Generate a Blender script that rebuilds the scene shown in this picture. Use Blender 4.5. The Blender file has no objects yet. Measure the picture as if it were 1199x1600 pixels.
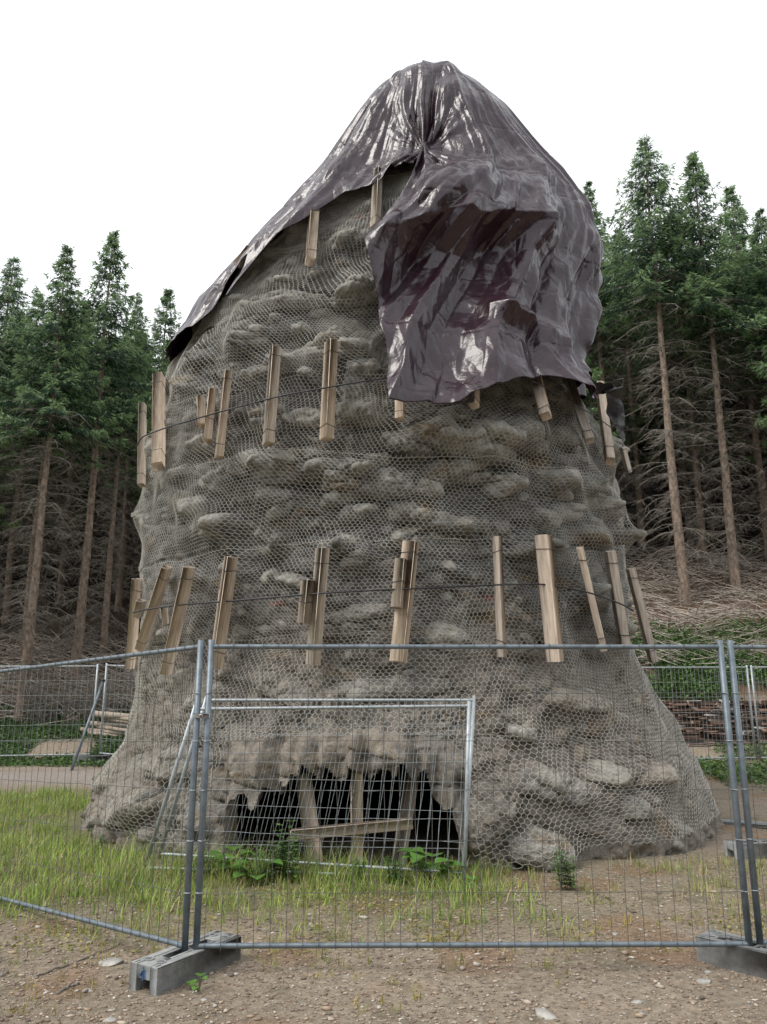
import bpy, math, random
import numpy as np
from mathutils import Vector, Matrix
random.seed(7); rng = np.random.default_rng(11)
S = bpy.context.scene
C = S.collection
R = math.radians
# ------------------------------------------------------------------ camera, sky, sun, exposure
CAMZ, PITCH, FPX = 1.72, R(13.0), 1200.0
cam = bpy.data.cameras.new('camera'); cam_o = bpy.data.objects.new('camera', cam); C.objects.link(cam_o)
cam_o.location = (0, 0, CAMZ); cam_o.rotation_euler = (R(90) + PITCH, 0, 0)
cam.sensor_fit = 'VERTICAL'; cam.sensor_height = 36; cam.lens = 36 * FPX / 1600
cam.clip_start = .05; cam.clip_end = 2000
S.camera = cam_o
S.render.resolution_x = 767; S.render.resolution_y = 1024
S.view_settings.view_transform = 'Standard'; S.view_settings.look = 'None'
S.view_settings.exposure = 0.56; S.view_settings.gamma = 1
SUN_EL, SUN_AZ = R(52), R(243)      # azimuth clockwise from +Y
w = bpy.data.worlds.new('World'); S.world = w; w.use_nodes = True
nt = w.node_tree; nt.nodes.clear()
out = nt.nodes.new('ShaderNodeOutputWorld'); bg = nt.nodes.new('ShaderNodeBackground')
sky = nt.nodes.new('ShaderNodeTexSky'); sky.sky_type = 'NISHITA'; sky.sun_disc = False
sky.sun_elevation = SUN_EL; sky.sun_rotation = SUN_AZ
tc = nt.nodes.new('ShaderNodeTexCoord'); nz = nt.nodes.new('ShaderNodeTexNoise')
nz.inputs['Scale'].default_value = 2.2; nz.inputs['Detail'].default_value = 6; nz.inputs['Roughness'].default_value = .55
cr = nt.nodes.new('ShaderNodeValToRGB'); cr.color_ramp.elements[0].position = .34; cr.color_ramp.elements[1].position = .6
cr.color_ramp.elements[0].color = (.66, .66, .66, 1)
mx = nt.nodes.new('ShaderNodeMix'); mx.data_type = 'RGBA'
nt.links.new(tc.outputs['Generated'], nz.inputs['Vector']); nt.links.new(nz.outputs['Fac'], cr.inputs['Fac'])
nt.links.new(cr.outputs['Color'], mx.inputs[0]); nt.links.new(sky.outputs['Color'], mx.inputs[6])
mx.inputs[7].default_value = (9.9, 10.2, 10.4, 1)      # white overcast cloud, in the sky texture's own units
nt.links.new(mx.outputs[2], bg.inputs['Color']); bg.inputs['Strength'].default_value = .1
nt.links.new(bg.outputs[0], out.inputs[0])
sl = bpy.data.lights.new('sun', 'SUN'); sl.energy = 1.9; sl.angle = R(28); sl.color = (1, .96, .9)
so = bpy.data.objects.new('sun', sl); C.objects.link(so); so.location = (0, 0, 40)
sd = Vector((math.sin(SUN_AZ) * math.cos(SUN_EL), math.cos(SUN_AZ) * math.cos(SUN_EL), math.sin(SUN_EL)))
so.rotation_euler = (-sd).to_track_quat('-Z', 'Y').to_euler()
# ------------------------------------------------------------------ helpers
def pdir(u, v):
    xv = (u - 599.5) / FPX; yv = (800 - v) / FPX; c, s = math.cos(PITCH), math.sin(PITCH)
    return np.array([xv, c - yv * s, s + yv * c])
def on_z(u, v, z=0.): d = pdir(u, v); return np.array([0, 0, CAMZ]) + d * ((z - CAMZ) / d[2])
def on_y(u, v, y): d = pdir(u, v); return np.array([0, 0, CAMZ]) + d * (y / d[1])
def project(P):
    P = np.asarray(P, float); y = P[..., 1]; z = P[..., 2] - CAMZ; c, s = math.cos(PITCH), math.sin(PITCH)
    zc = y * c + z * s; yc = -y * s + z * c
    return 599.5 + FPX * P[..., 0] / zc, 800 - FPX * yc / zc
def _h(ix, iy, iz, seed):
    n = (ix * 374761393 + iy * 668265263 + iz * 2147483647 + seed * 1274126177) & 0xffffffff
    n = ((n ^ (n >> 13)) * 1274126177) & 0xffffffff
    n = ((n ^ (n >> 16)) * 2246822519) & 0xffffffff
    return ((n ^ (n >> 15)) & 0xffffff) / float(0xffffff)
def noise(P, scale=1., seed=0):
    P = np.asarray(P, float) * scale; I = np.floor(P).astype(np.int64); F = P - I; F = F * F * (3 - 2 * F)
    r = 0
    for dx in (0, 1):
        wx = F[..., 0] if dx else 1 - F[..., 0]
        for dy in (0, 1):
            wy = F[..., 1] if dy else 1 - F[..., 1]
            for dz in (0, 1):
                wz = F[..., 2] if dz else 1 - F[..., 2]
                r = r + _h(I[..., 0] + dx, I[..., 1] + dy, I[..., 2] + dz, seed) * wx * wy * wz
    return r
def fbm(P, scale=1., octs=4, seed=0, gain=.5):
    a, t, s = 1., 0., 0.
    for k in range(octs):
        t = t + a * (noise(P, scale * 2.03 ** k, seed + k * 17) - .5); s += a; a *= gain
    return t / s * 2
def ridged(P, scale=1., octs=4, seed=0):
    a, t, s = 1., 0., 0.
    for k in range(octs):
        t = t + a * (1 - np.abs(noise(P, scale * 2.1 ** k, seed + k * 13) * 2 - 1)); s += a; a *= .5
    return t / s
def sstep(a, b, x): t = np.clip((x - a) / (b - a), 0, 1); return t * t * (3 - 2 * t)
def mk(name, V, F, mat, parent=None, col=None, smooth=False, uv=None):
    V = np.asarray(V, np.float32).reshape(-1, 3)
    if not isinstance(F, list): F = [F]
    F = [np.asarray(f, np.int32) for f in F if len(f)]
    me = bpy.data.meshes.new(name)
    me.vertices.add(len(V)); me.vertices.foreach_set('co', V.ravel())
    li = np.concatenate([f.ravel() for f in F]); tot = np.concatenate([np.full(len(f), f.shape[1], np.int32) for f in F])
    st = np.concatenate([[0], np.cumsum(tot)[:-1]]).astype(np.int32)
    me.loops.add(len(li)); me.loops.foreach_set('vertex_index', li)
    me.polygons.add(len(tot)); me.polygons.foreach_set('loop_start', st); me.polygons.foreach_set('loop_total', tot)
    if smooth: me.polygons.foreach_set('use_smooth', np.ones(len(tot), bool))
    if col is not None:
        ca = me.color_attributes.new('Col', 'FLOAT_COLOR', 'POINT')
        c4 = np.ones((len(V), 4), np.float32); c4[:, :3] = col; ca.data.foreach_set('color', c4.ravel())
    me.update(calc_edges=True); me.validate()
    if mat: me.materials.append(mat)
    o = bpy.data.objects.new(name, me); C.objects.link(o)
    if parent: o.parent = parent
    return o
def tag(o, label=None, cat=None, group=None, kind=None):
    if label: o['label'] = label
    if cat: o['category'] = cat
    if group: o['group'] = group
    if kind: o['kind'] = kind
    return o
def empty(name, loc=(0, 0, 0)):
    o = bpy.data.objects.new(name, None); C.objects.link(o); o.location = loc; return o
class MB:
    def __init__(s): s.V = []; s.F = {}; s.n = 0; s.C = []
    def add(s, V, F, col=None):
        V = np.asarray(V, float).reshape(-1, 3)
        for f in (F if isinstance(F, list) else [F]):
            f = np.asarray(f, int)
            if len(f): s.F.setdefault(f.shape[1], []).append(f + s.n)
        s.V.append(V); s.n += len(V)
        if col is not None: s.C.append(np.broadcast_to(np.asarray(col, float), (len(V), 3)))
    def build(s, name, mat, parent=None, smooth=False, origin=None):
        V = np.concatenate(s.V)
        if origin is not None: V = V - np.asarray(origin)
        return mk(name, V, [np.concatenate(f) for f in s.F.values()], mat, parent, np.concatenate(s.C) if s.C else None, smooth)
def tubes(P0, P1, r0, r1=None, sides=4, cap=False):
    P0 = np.asarray(P0, float).reshape(-1, 3); P1 = np.asarray(P1, float).reshape(-1, 3); n = len(P0)
    r0 = np.broadcast_to(r0, (n,)); r1 = r0 if r1 is None else np.broadcast_to(r1, (n,))
    d = P1 - P0; d = d / (np.linalg.norm(d, axis=1, keepdims=True) + 1e-9)
    ref = np.where(np.abs(d[:, 2:3]) < .9, np.array([[0, 0, 1.]]), np.array([[1., 0, 0]]))
    a = np.cross(d, ref); a /= np.linalg.norm(a, axis=1, keepdims=True); b = np.cross(d, a)
    th = np.arange(sides) * 2 * np.pi / sides
    ring = a[:, None] * np.cos(th)[None, :, None] + b[:, None] * np.sin(th)[None, :, None]
    V = np.concatenate([P0[:, None] + ring * r0[:, None, None], P1[:, None] + ring * r1[:, None, None]], 1)
    base = (np.arange(n) * 2 * sides)[:, None]; k = np.arange(sides); k2 = (k + 1) % sides
    F = [np.stack([base + k, base + k2, base + sides + k2, base + sides + k], -1).reshape(-1, 4)]
    if cap:
        F.append(np.concatenate([base + k[::-1], base + sides + k]).reshape(-1, sides))
    return V.reshape(-1, 3), F
def ptube(P, r, sides=6, cap=True):
    P = np.asarray(P, float); n = len(P); r = np.broadcast_to(r, (n,))
    d = np.gradient(P, axis=0); d /= np.linalg.norm(d, axis=1, keepdims=True) + 1e-9
    m = d.mean(0); ref = np.array([0, 0, 1.]) if abs(m[2]) < .8 * np.linalg.norm(m) + 1e-9 else np.array([1., .1, 0])
    a = np.cross(d, ref); a /= np.linalg.norm(a, axis=1, keepdims=True) + 1e-9; b = np.cross(d, a)
    th = np.arange(sides) * 2 * np.pi / sides
    V = P[:, None] + (a[:, None] * np.cos(th)[None, :, None] + b[:, None] * np.sin(th)[None, :, None]) * r[:, None, None]
    i = (np.arange(n - 1) * sides)[:, None]; k = np.arange(sides); k2 = (k + 1) % sides
    F = [np.stack([i + k, i + k2, i + sides + k2, i + sides + k], -1).reshape(-1, 4)]
    if cap: F.append(np.array([k[::-1], (n - 1) * sides + k]))
    return V.reshape(-1, 3), F
def gridF(nu, nv, close=False):
    i = np.arange(nv - 1)[:, None] * nu; k = np.arange(nu if close else nu - 1)[None]; k2 = (k + 1) % nu
    return np.stack([i + k, i + k2, i + nu + k2, i + nu + k], -1).reshape(-1, 4)
def obox(mn, mx_, bev=.004):
    """bevelled box as vertices and faces"""
    x0, y0, z0 = mn; x1, y1, z1 = mx_; V = []; idx = {}
    xs, ys, zs = (x0, x1), (y0, y1), (z0, z1)
    for i in (0, 1):
        for j in (0, 1):
            for k in (0, 1):
                s = (1 if i == 0 else -1, 1 if j == 0 else -1, 1 if k == 0 else -1)
                for ax in range(3):
                    p = [xs[i], ys[j], zs[k]]
                    for q in range(3):
                        if q != ax: p[q] += s[q] * bev
                    idx[i, j, k, ax] = len(V); V.append(p)
    F4 = []; F3 = []
    for ax in range(3):
        o = [q for q in range(3) if q != ax]
        for e in (0, 1):
            f = []
            for (p, q) in ((0, 0), (1, 0), (1, 1), (0, 1)):
                c = [0, 0, 0]; c[ax] = e; c[o[0]] = p; c[o[1]] = q; f.append(idx[c[0], c[1], c[2], ax])
            flip = (e == 0) ^ (ax == 1)
            F4.append(f[::-1] if flip else f)
        for p in (0, 1):
            for q in (0, 1):
                c0 = [0, 0, 0]; c0[o[0]] = p; c0[o[1]] = q; c1 = list(c0); c1[ax] = 1
                F4.append([idx[(*c0, o[0])], idx[(*c0, o[1])], idx[(*c1, o[1])], idx[(*c1, o[0])]])
    for i in (0, 1):
        for j in (0, 1):
            for k in (0, 1): F3.append([idx[i, j, k, 0], idx[i, j, k, 1], idx[i, j, k, 2]])
    return np.array(V, float), [np.array(F4), np.array(F3)]
# ------------------------------------------------------------------ materials
def mat(name, base=(.5, .5, .5), var=None, vscale=5, rough=.8, bump=0, bscale=40, attr=False, metal=0, spec=.5,
        stretch=None, detail=6, double=None, avar=.35, coord='Object', bump2=None, trans=None, coat=0):
    m = bpy.data.materials.new(name); m.use_nodes = True; t = m.node_tree; b = t.nodes['Principled BSDF']; L = t.links.new
    b.inputs['Roughness'].default_value = rough; b.inputs['Metallic'].default_value = metal
    b.inputs['Specular IOR Level'].default_value = spec; b.inputs['Coat Weight'].default_value = coat
    tcn = t.nodes.new('ShaderNodeTexCoord'); mp = t.nodes.new('ShaderNodeMapping'); L(tcn.outputs[coord], mp.inputs[0])
    if stretch: mp.inputs['Scale'].default_value = stretch
    def N(sc, d=detail):
        n = t.nodes.new('ShaderNodeTexNoise'); n.inputs['Scale'].default_value = sc; n.inputs['Detail'].default_value = d
        n.inputs['Roughness'].default_value = .65; L(mp.outputs[0], n.inputs['Vector']); return n
    n1 = N(vscale); rp = t.nodes.new('ShaderNodeValToRGB'); L(n1.outputs['Fac'], rp.inputs[0])
    rp.color_ramp.elements[0].position = .3; rp.color_ramp.elements[1].position = .7
    if attr:
        a = t.nodes.new('ShaderNodeAttribute'); a.attribute_name = 'Col'
        rp.color_ramp.elements[0].color = (1 - avar,) * 3 + (1,); rp.color_ramp.elements[1].color = (1 + avar,) * 3 + (1,)
        mu = t.nodes.new('ShaderNodeMix'); mu.data_type = 'RGBA'; mu.blend_type = 'MULTIPLY'; mu.inputs[0].default_value = 1
        L(a.outputs['Color'], mu.inputs[6]); L(rp.outputs[0], mu.inputs[7]); c = mu.outputs[2]
    else:
        rp.color_ramp.elements[0].color = (*base, 1); rp.color_ramp.elements[1].color = (*(var or base), 1); c = rp.outputs[0]
    L(c, b.inputs['Base Color'])
    if bump:
        n2 = N(bscale, 8); bp = t.nodes.new('ShaderNodeBump'); bp.inputs['Strength'].default_value = 1
        bp.inputs['Distance'].default_value = bump; L(n2.outputs['Fac'], bp.inputs['Height']); L(bp.outputs[0], b.inputs['Normal'])
        if bump2:
            n3 = N(bump2[1], 4); bq = t.nodes.new('ShaderNodeBump'); bq.inputs['Distance'].default_value = bump2[0]
            L(n3.outputs['Fac'], bq.inputs['Height']); L(bq.outputs[0], bp.inputs['Normal'])
    if trans:
        tr = t.nodes.new('ShaderNodeBsdfTranslucent'); L(c, tr.inputs[0]); ms = t.nodes.new('ShaderNodeMixShader')
        ms.inputs[0].default_value = trans; L(b.outputs[0], ms.inputs[1]); L(tr.outputs[0], ms.inputs[2])
        L(ms.outputs[0], t.nodes['Material Output'].inputs[0])
    return m
M = dict(
    rock=mat('sprayed_concrete', attr=True, vscale=9, rough=.95, bump=.045, bscale=20, bump2=(.014, 110), avar=.36, spec=.2),
    ground=mat('gravel_soil', attr=True, vscale=22, rough=.97, bump=.012, bscale=60, bump2=(.006, 260), avar=.42, spec=.2, detail=12),
    wire=mat('net_wire', (.38, .365, .33), (.62, .60, .55), 3, rough=.55, metal=0),
    galv=mat('galvanised_tube', (.10, .125, .15), (.20, .235, .265), 14, rough=.45, metal=.35, bump=.0008, bscale=200),
    galvw=mat('galvanised_wire', (.07, .07, .068), (.15, .15, .145), 9, rough=.5, metal=.3),
    galvl=mat('pale_zinc', (.28, .31, .33), (.44, .47, .49), 14, rough=.45, metal=.3),
    wood=mat('sawn_timber', (.32, .24, .18), (.70, .58, .46), 5, rough=.85, bump=.0015, bscale=14, stretch=(6, 6, .55)),
    woodd=mat('weathered_timber', (.20, .16, .13), (.50, .42, .34), 5, rough=.9, bump=.002, bscale=14, stretch=(6, 6, .55)),
    woodg=mat('greyed_timber', (.24, .19, .15), (.62, .54, .45), 7, rough=.9, bump=.002, bscale=14, stretch=(7, 7, .4)),
    cable=mat('steel_cable', (.025, .027, .03), (.07, .07, .075), 30, rough=.45, metal=.6),
    conc=mat('recycled_foot', (.17, .175, .175), (.30, .305, .30), 18, rough=.9, bump=.004, bscale=90, bump2=(.002, 300)),
    concd=mat('foot_recess', (.05, .052, .055), (.08, .08, .08), 18, rough=.9),
    bark=mat('spruce_bark', (.10, .07, .055), (.40, .31, .24), 11, rough=.95, bump=.03, bscale=16, stretch=(1, 1, .5)),
    twig=mat('dead_twig', (.085, .072, .06), (.27, .24, .205), 6, rough=.95), twigd=mat('shaded_dead_twig', (.025, .02, .016), (.055, .045, .037), 6, rough=.95),  # twigd: darker copy, shade of the back rows put into its colour
    twigp=mat('bleached_twig', (.24, .20, .165), (.52, .46, .40), 6, rough=.95),
    needle=mat('spruce_needles', attr=True, vscale=1.2, rough=.6, avar=.35, trans=.35, spec=.3),
    leaf=mat('fresh_leaf', attr=True, vscale=3, rough=.5, avar=.2, trans=.3),
    grass=mat('grass_blades', attr=True, vscale=2, rough=.6, avar=.25, trans=.35),
    stone=mat('loose_stone', (.17, .165, .155), (.46, .44, .40), 7, rough=.9, bump=.004, bscale=50, coord='Object'),
    grav=mat('loose_gravel', attr=True, vscale=30, rough=.95, avar=.2),
    slate=mat('stacked_slate', attr=True, vscale=6, rough=.85, bump=.01, bscale=14, avar=.4, stretch=(1, 1, 4)),
    red=mat('rust', (.18, .05, .03), (.3, .1, .05), 30, rough=.8),
    blue=mat('blue_paint', (.02, .06, .16), (.04, .10, .22), 30, rough=.7),
)
# tarpaulin: woven plastic, dark aubergine, semi-gloss with crinkles and fold creases
def tarp_mat():
    m = bpy.data.materials.new('plastic_tarp'); m.use_nodes = True; t = m.node_tree; b = t.nodes['Principled BSDF']; L = t.links.new
    tcn = t.nodes.new('ShaderNodeTexCoord')
    def N(sc, d, ro=.6, st=(1, 1, 1), dist=0):
        mp = t.nodes.new('ShaderNodeMapping'); mp.inputs['Scale'].default_value = st; L(tcn.outputs['Object'], mp.inputs[0])
        n = t.nodes.new('ShaderNodeTexNoise'); n.inputs['Scale'].default_value = sc; n.inputs['Detail'].default_value = d
        n.inputs['Roughness'].default_value = ro; n.inputs['Distortion'].default_value = dist; L(mp.outputs[0], n.inputs['Vector']); return n
    n1 = N(3, 5); rp = t.nodes.new('ShaderNodeValToRGB'); rp.color_ramp.elements[0].color = (.016, .006, .010, 1)
    rp.color_ramp.elements[1].color = (.036, .014, .023, 1); L(n1.outputs['Fac'], rp.inputs[0]); L(rp.outputs[0], b.inputs['Base Color'])
    b.inputs['Roughness'].default_value = .26; b.inputs['Specular IOR Level'].default_value = .5
    def bump(src, dist, prev=None):
        q = t.nodes.new('ShaderNodeBump'); q.inputs['Distance'].default_value = dist; L(src, q.inputs['Height'])
        if prev: L(prev.outputs[0], q.inputs['Normal'])
        return q
    def facet(sc, st, warp):
        mp = t.nodes.new('ShaderNodeMapping'); mp.inputs['Scale'].default_value = st; L(tcn.outputs['Object'], mp.inputs[0])
        n = t.nodes.new('ShaderNodeTexNoise'); n.inputs['Scale'].default_value = 1.6; L(mp.outputs[0], n.inputs['Vector'])
        ad = t.nodes.new('ShaderNodeMix'); ad.data_type = 'RGBA'; ad.blend_type = 'ADD'; ad.inputs[0].default_value = warp
        L(mp.outputs[0], ad.inputs[6]); L(n.outputs['Color'], ad.inputs[7])
        v = t.nodes.new('ShaderNodeTexVoronoi'); v.feature = 'DISTANCE_TO_EDGE'; v.inputs['Scale'].default_value = sc; L(ad.outputs[2], v.inputs['Vector']); return v.outputs['Distance']
    b1 = bump(facet(1.5, (1.5, 1.5, .6), .5), .07)
    b2 = bump(facet(4.5, (1, 1, .7), .35), .014, b1); b3 = bump(facet(12, (1, 1, 1), .3), .003, b2); b4 = bump(N(30, 3).outputs['Fac'], .002, b3)
    L(b4.outputs[0], b.inputs['Normal']); return m
M['tarp'] = tarp_mat()
M['tarpb'] = mat('black_plastic', (.012, .011, .013), (.03, .026, .03), 6, rough=.35, bump=.02, bscale=8)
# ------------------------------------------------------------------ terrain
def G(x, y):
    x = np.asarray(x, float); y = np.asarray(y, float)
    left = np.interp(y, [-50, 9, 13, 17, 19.2, 24, 38, 60, 400], [0, 0, .05, .2, 1.05, 3.4, 9.6, 21, 21])
    right = np.interp(y, [-50, 9, 13, 17.2, 18.3, 18.9, 24, 30, 38, 60, 400], [0, 0, .05, .2, .5, 1.45, 4.3, 7.2, 11, 22, 22])
    t = sstep(-1, 3, x); h = left * (1 - t) + right * t
    P = np.stack([x, y, 0 * x], -1)
    far = np.maximum(sstep(17.5, 24, y), sstep(-10, -16, y)); h = h + np.interp(-y, [9, 14, 30, 45, 60], [0, 1.2, 11, 17, 18])  # unseen hill behind the camera, added to darken reflections and front light
    return h + fbm(P, .35, 3, 5) * (.035 + .35 * far) + fbm(P, 2.5, 3, 9) * (.012 + .05 * far)
def expand(a, b, n, lim, m, both=True):
    core = np.linspace(a, b, n); t = np.linspace(0, 1, m + 1)[1:] ** 2.2
    hi = b + (b - a) / n * np.arange(1, m + 1) + t * (lim - b); lo = (a - (b - a) / n * np.arange(1, m + 1) - t * (lim + a))[::-1]
    return np.concatenate([lo, core, hi])
gx = expand(-5, 5, 300, 300, 70); gy = np.concatenate([np.linspace(-60, 3.8, 60), np.linspace(3.85, 9.5, 200), 9.5 + np.linspace(.01, 1, 170) ** 1.4 * 35, 46 + np.linspace(0.01, 1, 25) ** 2 * 300])
X, Y = np.meshgrid(gx, gy); Z = G(X, Y)
P = np.stack([X, Y, Z], -1)
def grass_mask(x, y):
    """0..1 how grassy the ground is"""
    P = np.stack([x, y, 0 * x], -1); n = fbm(P, 1.1, 3, 31) * .35
    front = sstep(6.35, 7.1, y + n) * (1 - sstep(8.6, 9.2, y)) * sstep(-3.5, -2.2, x + n) * (.95 - .75 * sstep(.6, 1.4, x))
    left = sstep(.3, -.5, x + 2.2 + n) * sstep(6.2, 7.2, y + n) * (1 - sstep(12.5, 14, y + n * 2))
    mid = sstep(-.2, .3, x + 2.4) * sstep(5.6, 6.6, y + n) * (1 - sstep(7.6, 8.2, y)) * (.35 - .15 * sstep(1, 2, x))
    return np.clip(np.maximum(np.maximum(front, left), mid), 0, 1)
gm = grass_mask(X, Y)[..., None]; far = sstep(18.0, 19.5, Y + fbm(P, .6, 3, 3))[..., None]
n1 = (fbm(P, .9, 4, 40)[..., None] * .5 + .5); n2 = (fbm(P, 5, 3, 44)[..., None] * .5 + .5)
tan = np.array([.255, .208, .158]) * (.75 + .5 * n1); tan = tan * (1 - .35 * sstep(.55, .8, n2)) + np.array([.05, .06, .02]) * sstep(.5, .85, n2) * .3
rust = sstep(.62, .8, noise(P, 1.6, 77))[..., None] * .45
tan = tan * (1 - rust) + np.array([.23, .12, .06]) * rust
gr = np.array([.11, .12, .045]) * (.7 + .6 * n2)
col = tan * (1 - gm * .75) + gr * gm * .75
path = (sstep(13.6, 14.4, Y + fbm(P, .8, 3, 6) * .5) * (1 - sstep(15.2, 16.2, Y + fbm(P, .8, 3, 7) * .6)) * sstep(1, -2, X) * (.6 + .4 * n1[..., 0]))[..., None]; col = col * (1 - path * .8) + np.array([.27, .245, .235]) * path * .8
lit = (np.array([.115, .075, .05]) * (1 - sstep(np.where(X > 0, 23.5, 20), np.where(X > 0, 28, 23.5), Y)[..., None] * .75)) * (.6 + .8 * n2); col = col * (1 - far) + lit * far  # litter darkens deeper in, forest shade painted into its colour
bk = sstep(-9, -14, Y)[..., None]; col = col * (1 - bk) + np.array([.03, .045, .022]) * (.5 + n2) * bk  # dark green for the added hill behind the camera
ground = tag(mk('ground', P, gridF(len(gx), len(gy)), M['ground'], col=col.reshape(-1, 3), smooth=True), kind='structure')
# ------------------------------------------------------------------ the rock tower: profile from its outline
LP = [(596, 100), (532, 175), (468, 255), (428, 315), (378, 372), (314, 448), (262, 545), (238, 620), (212, 720), (207, 850), (198, 950), (190, 1040), (186, 1100), (165, 1170), (116, 1235), (88, 1300)]
RP = [(748, 105), (785, 140), (822, 190), (862, 232), (900, 276), (908, 345), (898, 430), (904, 520), (914, 590), (955, 650), (975, 740), (985, 830), (992, 900), (1000, 960), (1020, 1030), (1062, 1110), (1112, 1190), (1165, 1320)]
def slopes(pts, yest=9.7):
    a = [(on_y(u, v, yest)[2], pdir(u, v)[0] / pdir(u, v)[1]) for u, v in pts]; a.sort(); return np.array(a)
sL, sR = slopes(LP), slopes(RP)
ZT = 11.05
zp = np.linspace(0, ZT, 140)
SL = np.interp(zp, sL[:, 0], sL[:, 1]); SR = np.interp(zp, sR[:, 0], sR[:, 1])
FY = np.interp(zp, [0, .5, 1.2, 2, 3.2, 5, 6.2, 7.5, 9, 10.2, 11], [7.78, 7.9, 8.15, 8.35, 8.45, 8.47, 8.65, 8.88, 9.2, 9.42, 9.7])
A = np.zeros_like(zp); CX = A.copy(); CY = A.copy(); B = A.copy()
for i in range(len(zp)):
    a = 3.; cx = 0.
    for it in range(60):
        b = a * .8; cy = FY[i] + b
        r1 = math.sqrt(a * a + SL[i] ** 2 * b * b); r2 = math.sqrt(a * a + SR[i] ** 2 * b * b)
        # SL*cy = cx - r1 ; SR*cy = cx + r2
        k = (r1 + r2) / (2 * a); a = .5 * a + .5 * max(.12, (SR[i] - SL[i]) * cy / (2 * k)); cx = (SL[i] * cy + r1 + SR[i] * cy - r2) / 2
    A[i] = a; B[i] = a * .8; CX[i] = cx; CY[i] = FY[i] + a * .8
def prof(z): return [np.interp(z, zp, q) for q in (CX, CY, A, B)]
def surf(phi, z, d=0.):
    cx, cy, a, b = prof(z); c, s = np.cos(phi), np.sin(phi); rm = np.sqrt((a * c) ** 2 + (b * s) ** 2)
    k = 1 + d / rm; return np.stack([cx + a * c * k, cy + b * s * k, z + 0 * phi], -1)
# displacement field: phi grid runs -pi-... front is phi=-pi/2
NP_, NZ = 900, 860
ph = np.concatenate([np.linspace(-math.pi - .35, .35, 800), np.linspace(.35, math.pi - .35, 102)[1:-1]]); NP_ = len(ph)
zz = np.linspace(-.12, ZT, NZ)
PH, ZZ = np.meshgrid(ph, zz)
base = surf(PH, ZZ)
def inv(P):
    cx, cy, a, b = prof(P[..., 2]); c = (P[..., 0] - cx) / a; s = (P[..., 1] - cy) / b
    phi = np.arctan2(s, c); L = np.hypot(c, s); rm = np.sqrt((a * np.cos(phi)) ** 2 + (b * np.sin(phi)) ** 2)
    phi = np.where(phi > .35 + .9, phi - 2 * math.pi, phi); return phi, (L - 1) * rm
def cast(u, v, off=0., fld=None):
    """where the ray through (u,v) meets the tower's surface"""
    d = pdir(u, v); t = np.linspace(6.2, 14, 3000); P = np.array([0, 0, CAMZ]) + d * (t / d[1])[:, None]
    phi, q = inv(P); lim = off + (fld(phi, P[:, 2]) if fld else 0); k = np.where(q < lim)[0]
    k = k[0] if len(k) else int(np.argmin(q - lim)); return P[k], float(phi[k]), float(P[k, 2])
D = np.zeros_like(PH); TN = np.zeros_like(PH); W = np.zeros_like(PH)          # W marks smooth pale boulders
D += fbm(base, .45, 3, 1) * .17 + fbm(base * [1, 1, 1.15], 1.5, 4, 2) * .10
D += (ridged(base * [1, 1, 1.5], 1.1, 4, 60) - .55) * .06
def bump(phi0, z0, rt, rz, amp, pale=0., under=.55, rot=0., pw=.6):
    cx, cy, a, b = prof(z0); rm = math.hypot(a * math.cos(phi0), b * math.sin(phi0)) * .95 + .05
    j0, j1 = np.searchsorted(zz, [z0 - rz * 1.6 - .05, z0 + rz * 1.6 + .05]); m = np.where(np.abs(((ph - phi0 + math.pi) % (2 * math.pi) - math.pi) * rm) < max(rt, rz) * 1.5)[0]
    if not len(m) or j1 <= j0: return
    sub = np.ix_(range(j0, j1), m); t = ((PH[sub] - phi0 + math.pi) % (2 * math.pi) - math.pi) * rm; h = ZZ[sub] - z0
    wob = fbm(base[sub], 2.2 / max(rt, .15), 2, int(z0 * 100)) * .35
    t2 = t * math.cos(rot) + h * math.sin(rot); h2 = -t * math.sin(rot) + h * math.cos(rot)
    h2 = np.where(h2 < 0, h2 / under, h2); q = (t2 / rt) ** 2 + (h2 / rz) ** 2; f = np.clip(1 - q * (1 + wob), 0, 1) ** pw
    D[sub] = D[sub] + amp * f; TN[sub] = np.where(f > .15, random.uniform(-1, 1), TN[sub]); W[sub] = np.maximum(W[sub], pale * (f > .12) * f)
def pb(u, v, ru, rv, amp, pale=0., **k):
    P, phi, z = cast(u, v); s = P[1] / 1150.; bump(phi, z, ru * s, rv * s, amp, pale, **k)
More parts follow.
